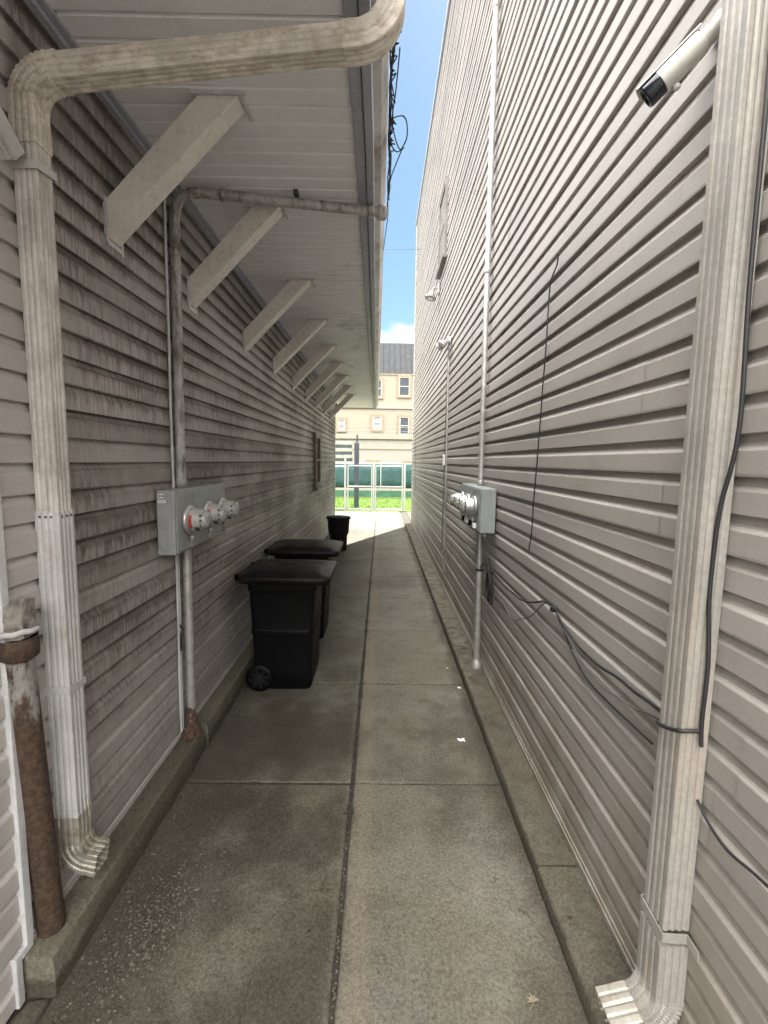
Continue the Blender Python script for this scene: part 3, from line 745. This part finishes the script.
# ------------------------------------------------------------------ cables
def cable(name, pts, r, m, label, cat='cable', k=6, wig=0., group=None):
    P = smooth_path(pts, k)
    if wig: P = [p+Vector((0, mnoise.noise(p*6)*wig, mnoise.noise(p*6+Vector((3,1,2)))*wig)) for p in P]
    return tag(MB().tube(P, r, 8).build(name, m), label, cat, group)
xw = .882
cable('cable', [(.868,1.165,3.0),(.868,1.160,2.67),(.868,1.160,2.29),(.868,1.150,1.94),(.866,1.185,1.75),(.866,1.195,1.62),(.866,1.196,1.50),(.868,1.182,1.33),(.866,1.183,1.17),(.868,1.180,1.10)], .0055, M['cable'], 'thick black cable hanging down the near edge of the right downspout')
cable('cable', [(.880,2.49,2.90),(.888,2.52,2.86),(.885,2.60,2.78),(.885,2.62,2.5),(.885,2.645,2.2),(.885,2.67,1.9),(.885,2.70,1.62),(.885,2.71,1.45),(.885,2.75,1.335)], .0038, M['cable'], 'thin dark cable dropping down middle of the right wall and ending loose', wig=.006)
LO = thing('cable_coil', (.87,3.75,.85), 'small coil of black cable hanging beside the lower right conduit', 'cable coil')
mb = MB()
for k in range(3):
    pts = []
    for i in range(19):
        a = 2*math.pi*i/18; pts.append((.875-.008*k, 3.62+(.085-.012*k)*math.sin(a)+.012*k, .86+(.13-.012*k)*math.cos(a)+.01*k))
    mb.tube(pts, .0055, 7)
mb.tube(smooth_path([(.85,3.93,.95),(.865,3.80,1.02),(.87,3.68,.98),(.875,3.60,.80)]), .005, 7)
mb.tube(smooth_path([(.87,3.72,1.08),(.872,3.60,1.05),(.875,3.58,.95),(.875,3.66,.80)]), .005, 7)
mb.build('loops', M['cable'], LO)
cable('cable', [(.872,3.62,1.02),(.878,3.42,.99),(.882,3.05,.99),(.882,2.75,1.02),(.882,2.5,1.10),(.880,2.36,1.13),(.875,2.27,1.13),(.880,2.18,1.09),(.882,2.0,1.045),(.882,1.79,1.05),(.882,1.60,1.07),(.876,1.42,1.09),(.862,1.33,1.10),(.820,1.30,1.10),(.818,1.25,1.11),(.820,1.195,1.135),(.862,1.184,1.14)], .0058, M['cable'], 'black cable sagging along right wall and wrapping across the downspout', wig=.008)
cable('cable', [(.874,3.60,.80),(.880,3.3,.86),(.882,3.0,.82),(.882,2.8,.90),(.882,2.62,.985),(.882,2.45,1.10),(.878,2.28,1.12),(.882,2.16,1.06),(.880,1.95,1.0),(.882,1.7,.985),(.882,1.5,1.03),(.876,1.34,1.07)], .004, M['cable_grey'], 'grey cable looping low between the coil and right downspout', wig=.012)
cable('cable', [(.878,2.28,1.12),(.884,2.18,1.06),(.886,2.05,.985),(.886,1.90,.94),(.886,1.68,.94),(.886,1.42,.955)], .0035, M['cable'], 'thin black cable branching downward from the cable knot on right wall')
tag(MB().lathe((.874,2.28,1.125),(0,1,-.3),[(.008,-.03),(.016,-.015),(.018,0),(.015,.02),(.008,.032)],10).build('cable_knot', M['cable']), 'black taped knot where cables on the right wall meet', 'cable joint')
cable('cable', [(.886,1.20,.93),(.886,1.15,.90),(.886,1.08,.885),(.886,1.0,.90),(.886,.92,.91),(.886,.7,.93)], .004, M['cable'], 'thin black cable running past the right downspout out of frame')
cable('cable', [(.888,12.3,2.75),(.888,12.25,2.2),(.888,12.2,1.6),(.888,12.15,1.1)], .006, M['cable_grey'], 'short grey cable hanging near the far end of the right wall')
GC = thing('cable_bundle', (.02,2.5,3.45), 'tangle of dark wires and a loose loop along the left gutter edge', 'cables')
mb = MB()
random.seed(11)
for j in range(4):
    pts = [(.020+rnd(-.004,.014), 1.78+.13*i, 3.435+rnd(-.03,.035)) for i in range(11)]
    mb.tube(smooth_path(pts,4), .0036, 6)
for i in range(26):
    y0_ = rnd(1.85,2.6); mb.tube(smooth_path([(.02,y0_,3.43),(.025+rnd(0,.03),y0_+rnd(-.04,.04),3.43+rnd(-.03,.03)),(.02,y0_+rnd(-.08,.08),3.45)],3), .0028, 5)
mb.tube(smooth_path([(.02,2.40,3.44),(.045,2.385,3.45),(.085,2.385,3.455),(.105,2.435,3.45),(.106,2.54,3.45),(.070,2.615,3.44),(.035,2.57,3.44),(.022,2.45,3.44)],5), .0032, 6)
mb.tube(smooth_path([(.052,1.95,3.40),(.050,2.07,3.43),(.044,2.22,3.44),(.034,2.42,3.45),(.07,2.60,3.45),(.10,2.60,3.45)],5), .003, 6)
mb.tube(smooth_path([(.10,2.56,3.45),(.06,2.72,3.44),(.035,2.85,3.44),(.022,3.02,3.44),(.025,3.2,3.42),(.012,3.45,3.42),(-.002,3.78,3.45)],5), .003, 6)
mb.tube(smooth_path([(.02,2.83,3.45),(.03,2.78,3.43),(.022,2.70,3.44),(.03,2.64,3.43),(.02,2.56,3.44)],5), .003, 6)
mb.build('wires', M['cable'], GC)
cable('overhead_wire', [(-.04,12.0,3.55),(-.035,12.0,6.95),], .001, M['cable'], 'x') if False else None
tag(MB().tube([(-6,12.2,7.25),(-3,12.1,7.03),(0,12,6.95),(.90,12,6.96)], .006, 6).build('overhead_wire', M['cable_grey']), 'thin overhead wire crossing the sky gap to right building', 'wire')

# ------------------------------------------------------------------ bins
def rrect(x0, x1, y0, y1, z, r, n=5, zf=None):
    out = []
    for cx, cy, a0 in ((x1-r,y0+r,-math.pi/2),(x1-r,y1-r,0),(x0+r,y1-r,math.pi/2),(x0+r,y0+r,math.pi)):
        for i in range(n+1):
            a = a0+math.pi/2*i/n; X, Y = cx+r*math.cos(a), cy+r*math.sin(a)
            out.append((X, Y, z + (zf(X,Y) if zf else 0)))
    return out
def make_bin(loc, label):
    T = thing('trash_bin', loc, label, 'trash bin', 'wheeled black bins by the left wall')
    X, Y, Z = loc; K = 1.03
    b = MB(); rg = []
    # sections: local x from hinge (wall side) to front, y width, z
    for z, xa, xb, hy, r in ((.012,-.19,.215,.250,.05),(.03,-.215,.222,.258,.05),(.18,-.24,.228,.263,.05),(.45,-.248,.240,.272,.05),(.455,-.254,.246,.277,.05),(.49,-.255,.247,.278,.05),(.495,-.250,.243,.274,.05),(.80,-.262,.262,.288,.05),(.805,-.272,.272,.298,.05),(.86,-.275,.276,.30,.05)):
        rg.append(rrect(X+xa, X+xb, Y-hy, Y+hy, Z+z*K, r))
    b.loft(rg, True); b.build('body', M['black_plastic'], T, bevel=.004)
    # lid: flat skirt, shallow dome with raised panel, lip at the front and hinge ears at the back
    rg = []
    for z, xa, xb, hy, r in ((.868,-.33,.37,.325,.05),(.864,-.335,.378,.332,.055),(.908,-.338,.384,.335,.06),(.918,-.332,.376,.328,.06),(.921,-.29,.335,.29,.06),(.932,-.275,.32,.275,.06),(.944,-.20,.26,.22,.08),(.950,-.08,.15,.12,.06),(.951,-.02,.06,.04,.03)):
        rg.append(rrect(X+xa, X+xb, Y-hy, Y+hy, Z+z*K, r, 5, lambda a, b_: .02*(.3-(a-X))*.5))
    ld = MB().loft(rg, True); lo = ld.build('lid', M['lid_plastic'], T)
    hb = MB().tube([(X-.365,Y-.24,Z+.925),(X-.365,Y+.24,Z+.925)], .016, 12)
    for s in (-1,1): hb.box(X-.375,X-.30,Y+s*.22-.02,Y+s*.22+.02,Z+.895,Z+.945)
    hb.build('handle', M['black_plastic'], T)
    for s in (-1,1):
        wy = Y+s*.262
        wl = MB().lathe((X-.185,wy-.03,Z+.112),(0,1,0),[(.085,0),(.106,.004),(.112,.014),(.112,.046),(.106,.056),(.085,.06)],30,cap0=False,cap1=False).build('wheel', M['black_plastic'], T)
        r_ = MB().lathe((X-.185,wy-.026,Z+.112),(0,1,0),[(.026,0),(.026,.052)],16)
        MB().lathe((X-.185,wy-.006,Z+.112),(0,1,0),[(.088,0),(.088,.012)],30).build('disc', M['black_plastic'], wl)
        for k in range(8):
            a = k*math.pi/4+.2; u = Vector((math.cos(a),0,math.sin(a))); v = Vector((-u.z,0,u.x))
            c0 = Vector((X-.185,wy,Z+.112))
            q = [c0+u*.024-v*.011, c0+u*.088-v*.007, c0+u*.088+v*.007, c0+u*.024+v*.011]
            r_.loft([[p+Vector((0,-.026,0)) for p in q],[p+Vector((0,.026,0)) for p in q]], False)
        r_.build('rim', M['barrel'], wl)
    MB().tube([(X-.185,Y-.235,Z+.112),(X-.185,Y+.235,Z+.112)], .011, 8).build('axle', M['galv_grimy'], T)
    return T
make_bin((-.765,3.875,0), 'nearest wheeled black trash bin with closed dusty lid')
b2 = make_bin((-.795,4.95,0), 'second wheeled black trash bin directly behind the nearest bin')
BA = thing('trash_barrel', (-.86,9.62,0), 'round dark grey trash barrel standing alone past the wheeled bins', 'trash barrel')
MB().lathe((-.86,9.62,0),(0,0,1),[(.165,.0),(.172,.01),(.178,.30),(.205,.36),(.212,.40),(.232,.66),(.236,.665)],36).build('body', M['barrel'], BA)
MB().lathe((-.86,9.62,.655),(0,0,1),[(.240,0),(.250,.004),(.252,.035),(.244,.045),(.20,.055),(.05,.062)],36).build('lid', M['barrel'], BA)

# ------------------------------------------------------------------ litter, gravel
random.seed(5)
def crumple(name, x, y, z, s, m, label, cat):
    mb = MB(); n = 5; vs = []
    for i in range(n):
        for j in range(n):
            vs.append((x+(i/(n-1)-.5)*s*(1+rnd(-.15,.15)), y+(j/(n-1)-.5)*s*.8*(1+rnd(-.15,.15)), z+.004+abs(rnd(0,.35))*s))
    mb.add(vs, [(i*n+j,(i+1)*n+j,(i+1)*n+j+1,i*n+j+1) for i in range(n-1) for j in range(n-1)])
    o = mb.build(name, m, recalc=False); so = o.modifiers.new('s','SOLIDIFY'); so.thickness = .0012
    return tag(o, label, cat)
crumple('paper_scrap', .557, 2.95, 0, .045, M['paper'], 'larger crumpled white paper scrap on the right slab near the kerb', 'litter')
crumple('paper_scrap', .665, 3.68, 0, .026, M['paper'], 'smaller white paper scrap by right kerb at the slab joint', 'litter')
crumple('paper_scrap', .62, 4.05, 0, .014, M['paper'], 'tiny white paper scrap beyond the slab joint near right kerb', 'litter')
lf = MB(); c0 = Vector((.547,1.424,.004))
for k in range(5):
    a = -.9+k*.75+1.2; u = Vector((math.cos(a),math.sin(a),0)); v = Vector((-u.y,u.x,0)); L = .024 if k != 2 else .030
    q = [c0-u*.006, c0+u*L*.45+v*.0055+Vector((0,0,.006)), c0+u*L+Vector((0,0,.003)), c0+u*L*.45-v*.0055+Vector((0,0,.006))]
    lf.add(q, [(0,1,2,3)])
lf.tube([c0, c0+Vector((-.02,-.028,.004))], .0012, 5)
tag(lf.build('leaf', M['leaf'], recalc=False), 'small dry star shaped leaf on the near right slab', 'leaf')
gv = MB()
def pebble(x, y, z, r):
    vs = []
    for px, py, pz in ((1,0,0),(-1,0,0),(0,1,0),(0,-1,0),(0,0,1),(0,0,-.4),(.7,.7,.5),(-.7,.6,.4),(.6,-.7,.5),(-.6,-.7,.4)):
        k = r*rnd(.7,1.2); vs.append((x+px*k, y+py*k*rnd(.7,1.2), z+pz*k*.7))
    gv.add(vs, [(0,6,4),(6,2,4),(2,7,4),(7,1,4),(1,9,4),(9,3,4),(3,8,4),(8,0,4),(0,5,6),(6,5,2),(2,5,7),(7,5,1),(1,5,9),(9,5,3),(3,5,8),(8,5,0)])
for i in range(1500):
    x = random.gauss(-.86,.10); y = random.gauss(1.72,.16)+(x+.86)*.6
    if x < -1.085 or x > -.2: continue
    pebble(x, y, .001, .0012+.0055*random.random()**2.2)
for i in range(260): pebble(-1.07+abs(random.gauss(0,.035)), rnd(1.4,5.2), .001, rnd(.0015,.006))
for i in range(90): pebble(rnd(-.147,-.137), 1.2+abs(random.gauss(0,.9)), -.008, rnd(.002,.0055))
for i in range(260): pebble(rnd(-1.05,.7), rnd(1.25,5.5), .001, rnd(.001,.003))
for i in range(220): pebble(.708-abs(random.gauss(0,.02)), rnd(1.3,9), .001, rnd(.0015,.005))
tag(gv.build('gravel', M['stone'], recalc=False), 'loose stone chips scattered on the worn left slab', 'gravel', kind='stuff')

# ------------------------------------------------------------------ gate and fence across the end
GT = thing('fence_gate', (-.2,17.35,0), 'white framed chain link double gate closing the alley end', 'gate')
def tubes(mb, segs, r=.024):
    for a, b in segs: mb.tube([a, b], r, 10)
yg = 17.36
def mesh_link(x0, x1, z0, z1):
    mb = MB(); st = .085; H_ = z1-z0; n = int((x1-x0+H_)/st)
    for i in range(n):
        for s in (1,-1):
            xa = (x0-H_+i*st) if s == 1 else (x0+i*st)
            a, b = Vector((xa,yg,z0)), Vector((xa+s*H_,yg,z1))
            pa, pb = None, None
            ts = [0,1]
            for X_ in (x0,x1):
                t_ = (X_-a.x)/(b.x-a.x)
                if 0 < t_ < 1: ts.append(t_)
            ok = [t_ for t_ in ts if x0-1e-6 <= a.x+(b.x-a.x)*t_ <= x1+1e-6]
            if len(ok) >= 2:
                p, q = a.lerp(b,min(ok)), a.lerp(b,max(ok))
                if (q-p).length > .02: mb.tube([p,q], .0015, 4)
    return mb
for x0, x1 in ((-1.21,-.33),(-.19,.80)):
    mb = MB(); tubes(mb, [((x0,yg,.06),(x0,yg,1.66)),((x1,yg,.06),(x1,yg,1.66)),((x0,yg,1.66),(x1,yg,1.66)),((x0,yg,.90),(x1,yg,.90)),((x0,yg,.07),(x1,yg,.07))])
    lf_ = mb.build('gate_leaf', M['fence_white'], GT); mesh_link(x0,x1,.07,1.66).build('chain_link', M['pole'], lf_)
for x, zt in ((-1.31,1.95),(-.26,1.70),(.88,1.72)):
    MB().tube([(x,yg,0),(x,yg,zt)], .035, 12).lathe((x,yg,zt),(0,0,1),[(.04,0),(.04,.02),(.02,.05)],12).build('post', M['fence_white'], GT)
FS = thing('chain_link_fence', (-2.5,17.36,0), 'chain link fence with teal screen left of the white gate', 'fence')
mb = MB(); tubes(mb, [((-5,yg,1.63),(-1.35,yg,1.63)),((-5,yg,.06),(-1.35,yg,.06)),((-3,yg,0),(-3,yg,1.66)),((-1.72,yg,0),(-1.72,yg,1.66))]); mb.build('frame', M['fence_white'], FS)
mesh_link(-3,-1.35,.06,1.63).build('chain_link', M['pole'], FS)

FT = thing('screen_fence', (0,24,0), 'long fence covered in teal screening beyond the lawn', 'fence')
mb = MB(); rg = [[(-9+i*.25, 24+.03*math.sin(i*1.1)+.02*math.sin(i*.37), z_) for i in range(73)] for z_ in (.47,.9,1.3,1.68)]
mb.loft(rg, True, False, False, closed=False); fo = mb.build('screen', M['teal'], FT, recalc=False); so = fo.modifiers.new('s','SOLIDIFY'); so.thickness = .01
MB().box(-9,9,23.97,24.03,.02,.34).build('base_board', M['dark_green'], FT)
MB().box(-9,9,23.96,24.04,.34,.46).build('ledge', M['white_wall'], FT)
for i in range(7): MB().tube([(-9+i*3,24.06,0),(-9+i*3,24.06,1.75)], .03, 8).build('post', M['galv'], FT)
MB().tube([(-9,24.06,1.72),(9,24.06,1.72)], .025, 8).build('rail', M['galv'], FT)

CP = thing('canopy_shelter', (-.95,18.6,0), 'dark post with striped sloping canopy behind the gate on the left', 'shelter')
MB().box(-1.05,-.86,18.5,18.7,0,2.55).build('post', M['pole'], CP, bevel=.02)
MB().tube([(-.94,18.6,2.55),(-.94,18.6,2.86)], .035, 10).build('finial', M['pole'], CP)
for k in range(6):
    z0_ = 2.60-.13*k; yk = 18.35+.07*k
    MB().add([(-3.2,yk,z0_-.03),(-1.13,yk,z0_-.0),(-1.13,yk+.07,z0_-.13),(-3.2,yk+.07,z0_-.16+.05*(k>3)),(-3.2,yk+.012,z0_-.03),(-1.13,yk+.012,z0_),(-1.13,yk+.082,z0_-.13),(-3.2,yk+.082,z0_-.16+.05*(k>3))],
        [(0,1,2,3),(7,6,5,4),(0,4,5,1),(1,5,6,2),(2,6,7,3),(3,7,4,0)]).build('canopy_stripe', M['canopy_blue'] if k % 2 else M['canopy_white'], CP)

# ------------------------------------------------------------------ far buildings
LW = thing('low_building', (0,27,0), 'low pale flat roofed building behind the teal screen fence', 'building')
MB().box(-9,9,26.5,30,0,3.05).build('wall', M['white_wall'], LW)
MB().box(-9.1,9.1,26.4,30,3.05,3.28).build('parapet', M['cream'], LW, bevel=.02)
MB().box(-9,9,26.46,26.499,2.50,2.56).build('ledge', M['cream'], LW)
for x in (-.45,1.55): MB().box(x-.32,x+.32,26.44,26.499,1.75,1.92).build('wall_trim', M['peach'], LW, bevel=.02)  # yellowish trim blocks on the wall, no lamps
AB = thing('apartment_building', (0,36,0), 'cream apartment building with grey mansard roof and peach window trims', 'building')
MB().box(-12,12,34,44,0,8.0).build('wall', M['cream'], AB)
mb = MB(); A = [(-12.1,33.9,8.0),(12.1,33.9,8.0),(12.1,44.1,8.0),(-12.1,44.1,8.0)]; B_ = [(-11.8,34.35,10.15),(11.8,34.35,10.15),(11.8,43.7,10.15),(-11.8,43.7,10.15)]
mb.loft([A,B_], False); rf = mb.build('mansard_roof', M['mansard'], AB)
sm = MB()
for i in range(60):
    x = -11.9+i*.4; sm.tube([(x,33.89,8.02),(x*.975,34.34,10.14)], .015, 4)
sm.build('roof_seams', M['mansard'], rf)
MB().box(-12.05,12.05,33.9,34.0-.001,5.55,5.72).build('string_course', M['white_wall'], AB)
MB().box(-12.05,12.05,33.93,34.0-.001,7.9,7.995).build('cornice', M['white_wall'], AB)
def far_window(x0, x1, z0, z1):
    f = MB(); y0, y1, t_ = 33.90, 33.999, .13
    f.box(x0-t_,x0,y0,y1,z0-t_,z1+t_).box(x1,x1+t_,y0,y1,z0-t_,z1+t_).box(x0,x1,y0,y1,z1,z1+t_*1.2).box(x0,x1,y0,y1,z0-t_,z0)
    w_ = f.build('window', M['peach'], AB)
    f = MB(); f.box(x0,x0+.05,y0+.03,y1,z0,z1).box(x1-.05,x1,y0+.03,y1,z0,z1).box(x0+.05,x1-.05,y0+.03,y1,z1-.05,z1).box(x0+.05,x1-.05,y0+.03,y1,z0,z0+.05).box(x0+.05,x1-.05,y0+.03,y1,(z0+z1)/2-.025,(z0+z1)/2+.025)
    f.build('frame', M['fence_white'], w_)
    MB().box(x0+.05,x1-.05,33.97,33.998,z0+.05,z1-.05).build('pane', M['curtain'] if random.random() < .5 else M['glass'], w_)
random.seed(3)
for x0, x1, z0, z1 in ((-.62,.0,4.1,5.0),(1.30,1.95,3.75,4.98),(-3.1,-2.62,4.0,4.75),(-.62,-.02,6.35,7.55),(1.22,1.95,6.45,7.75),(3.6,4.3,6.45,7.75),(3.6,4.3,3.8,5.0),(-3.2,-2.5,6.4,7.6),(-5.8,-5.1,6.4,7.6),(-5.8,-5.1,3.9,5.0)):
    far_window(x0,x1,z0,z1)
for i, (z0_, s_) in enumerate(((3.62,.10),(3.40,.06))):
    tag(MB().tube([(-14+i_*2.0, 25.2, z0_+s_*((i_-7)/7.)**2) for i_ in range(15)], .012, 5).build('power_line', M['cable_grey']), ('upper' if i == 0 else 'lower')+' of two thin power lines crossing before the far buildings', 'wire')

# ------------------------------------------------------------------ light, sky, camera
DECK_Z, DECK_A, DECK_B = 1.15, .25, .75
SKY_GAIN, LOW_CLOUD, DECK_FILL = (.235,.275,.262), (2.4,2.4,2.45), (19,18.4,17.5)
AZ, EL = R(25), R(58)
sd = Vector((math.sin(AZ)*math.cos(EL), math.cos(AZ)*math.cos(EL), math.sin(EL)))
sun = bpy.data.lights.new('sun', 'SUN'); sun.energy = 3.0; sun.angle = R(.53); sun.color = (1,.95,.86)
so = bpy.data.objects.new('sun', sun); C.objects.link(so); so.location = sd*30
so.rotation_euler = (-sd).to_track_quat('-Z','Y').to_euler()
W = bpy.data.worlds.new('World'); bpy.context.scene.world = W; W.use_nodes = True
nt = W.node_tree; bg = nt.nodes['Background']
sky = nt.nodes.new('ShaderNodeTexSky'); sky.sky_type = 'NISHITA'; sky.sun_disc = False
sky.sun_elevation = EL; sky.sun_rotation = AZ; sky.air_density = 1.0; sky.dust_density = .6; sky.ozone_density = 1.2
def wm(op, a, b=0., clamp=False):
    n = nt.nodes.new('ShaderNodeMath'); n.operation = op; n.use_clamp = clamp
    for k, v in ((0,a),(1,b)):
        if isinstance(v, bpy.types.NodeSocket): nt.links.new(v, n.inputs[k])
        else: n.inputs[k].default_value = v
    return n.outputs[0]
def wr(v, a, b, lo=0., hi=1.):
    n = nt.nodes.new('ShaderNodeMapRange'); n.interpolation_type = 'SMOOTHSTEP'; nt.links.new(v, n.inputs[0])
    for k, q in ((1,a),(2,b),(3,lo),(4,hi)): n.inputs[k].default_value = q
    return n.outputs[0]
tc = nt.nodes.new('ShaderNodeTexCoord'); mp = nt.nodes.new('ShaderNodeMapping'); mp.inputs['Scale'].default_value = (2.2,2.2,5)
nz = nt.nodes.new('ShaderNodeTexNoise'); nz.inputs['Scale'].default_value = 2.6; nz.inputs['Detail'].default_value = 7
nt.links.new(tc.outputs['Generated'], mp.inputs['Vector']); nt.links.new(mp.outputs[0], nz.inputs['Vector'])
sx = nt.nodes.new('ShaderNodeSeparateXYZ'); nt.links.new(tc.outputs['Generated'], sx.inputs[0])
X_, Y_, Z_ = sx.outputs
nf = nz.outputs['Fac']
# a low bank of cumulus on the horizon and a broad bright deck added overhead and behind, out of view, to light the alley; clear blue towards the alley's far end
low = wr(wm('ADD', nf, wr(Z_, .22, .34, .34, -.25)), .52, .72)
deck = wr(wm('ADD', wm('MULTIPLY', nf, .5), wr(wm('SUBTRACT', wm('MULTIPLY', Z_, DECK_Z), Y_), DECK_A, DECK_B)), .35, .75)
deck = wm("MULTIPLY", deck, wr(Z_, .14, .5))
def wmix(f, a, b):
    n = nt.nodes.new('ShaderNodeMix'); n.data_type = 'RGBA'; nt.links.new(f, n.inputs[0])
    for k, v in ((6,a),(7,b)):
        if isinstance(v, bpy.types.NodeSocket): nt.links.new(v, n.inputs[k])
        else: n.inputs[k].default_value = (*v, 1)
    return n.outputs[2]
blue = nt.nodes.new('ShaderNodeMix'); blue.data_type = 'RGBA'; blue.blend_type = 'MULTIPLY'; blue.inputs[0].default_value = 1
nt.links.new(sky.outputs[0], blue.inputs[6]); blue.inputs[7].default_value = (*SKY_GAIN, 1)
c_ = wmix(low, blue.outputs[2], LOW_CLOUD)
c_ = wmix(deck, c_, DECK_FILL)
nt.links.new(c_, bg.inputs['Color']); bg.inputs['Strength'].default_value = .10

cam = bpy.data.cameras.new('camera'); co = bpy.data.objects.new('camera', cam); C.objects.link(co)
cam.sensor_fit = 'VERTICAL'; cam.sensor_height = 36; cam.lens = 36*470/1024
cam.clip_start = .05; cam.clip_end = 2000
Rm = Matrix(((.99989374,-.01236345,-.00772387),(-.0063456,.10787522,-.99414419),(.01312426,.99408756,.1077853)))
co.matrix_world = Matrix.Translation((0,0,1.85)) @ Rm.to_4x4()
S = bpy.context.scene; S.camera = co
S.view_settings.view_transform = 'Standard'; S.view_settings.look = 'None'
S.view_settings.exposure = 2.7; S.view_settings.gamma = 1; S.view_settings.use_curve_mapping = False
S.cycles.max_bounces = 10; S.cycles.diffuse_bounces = 8
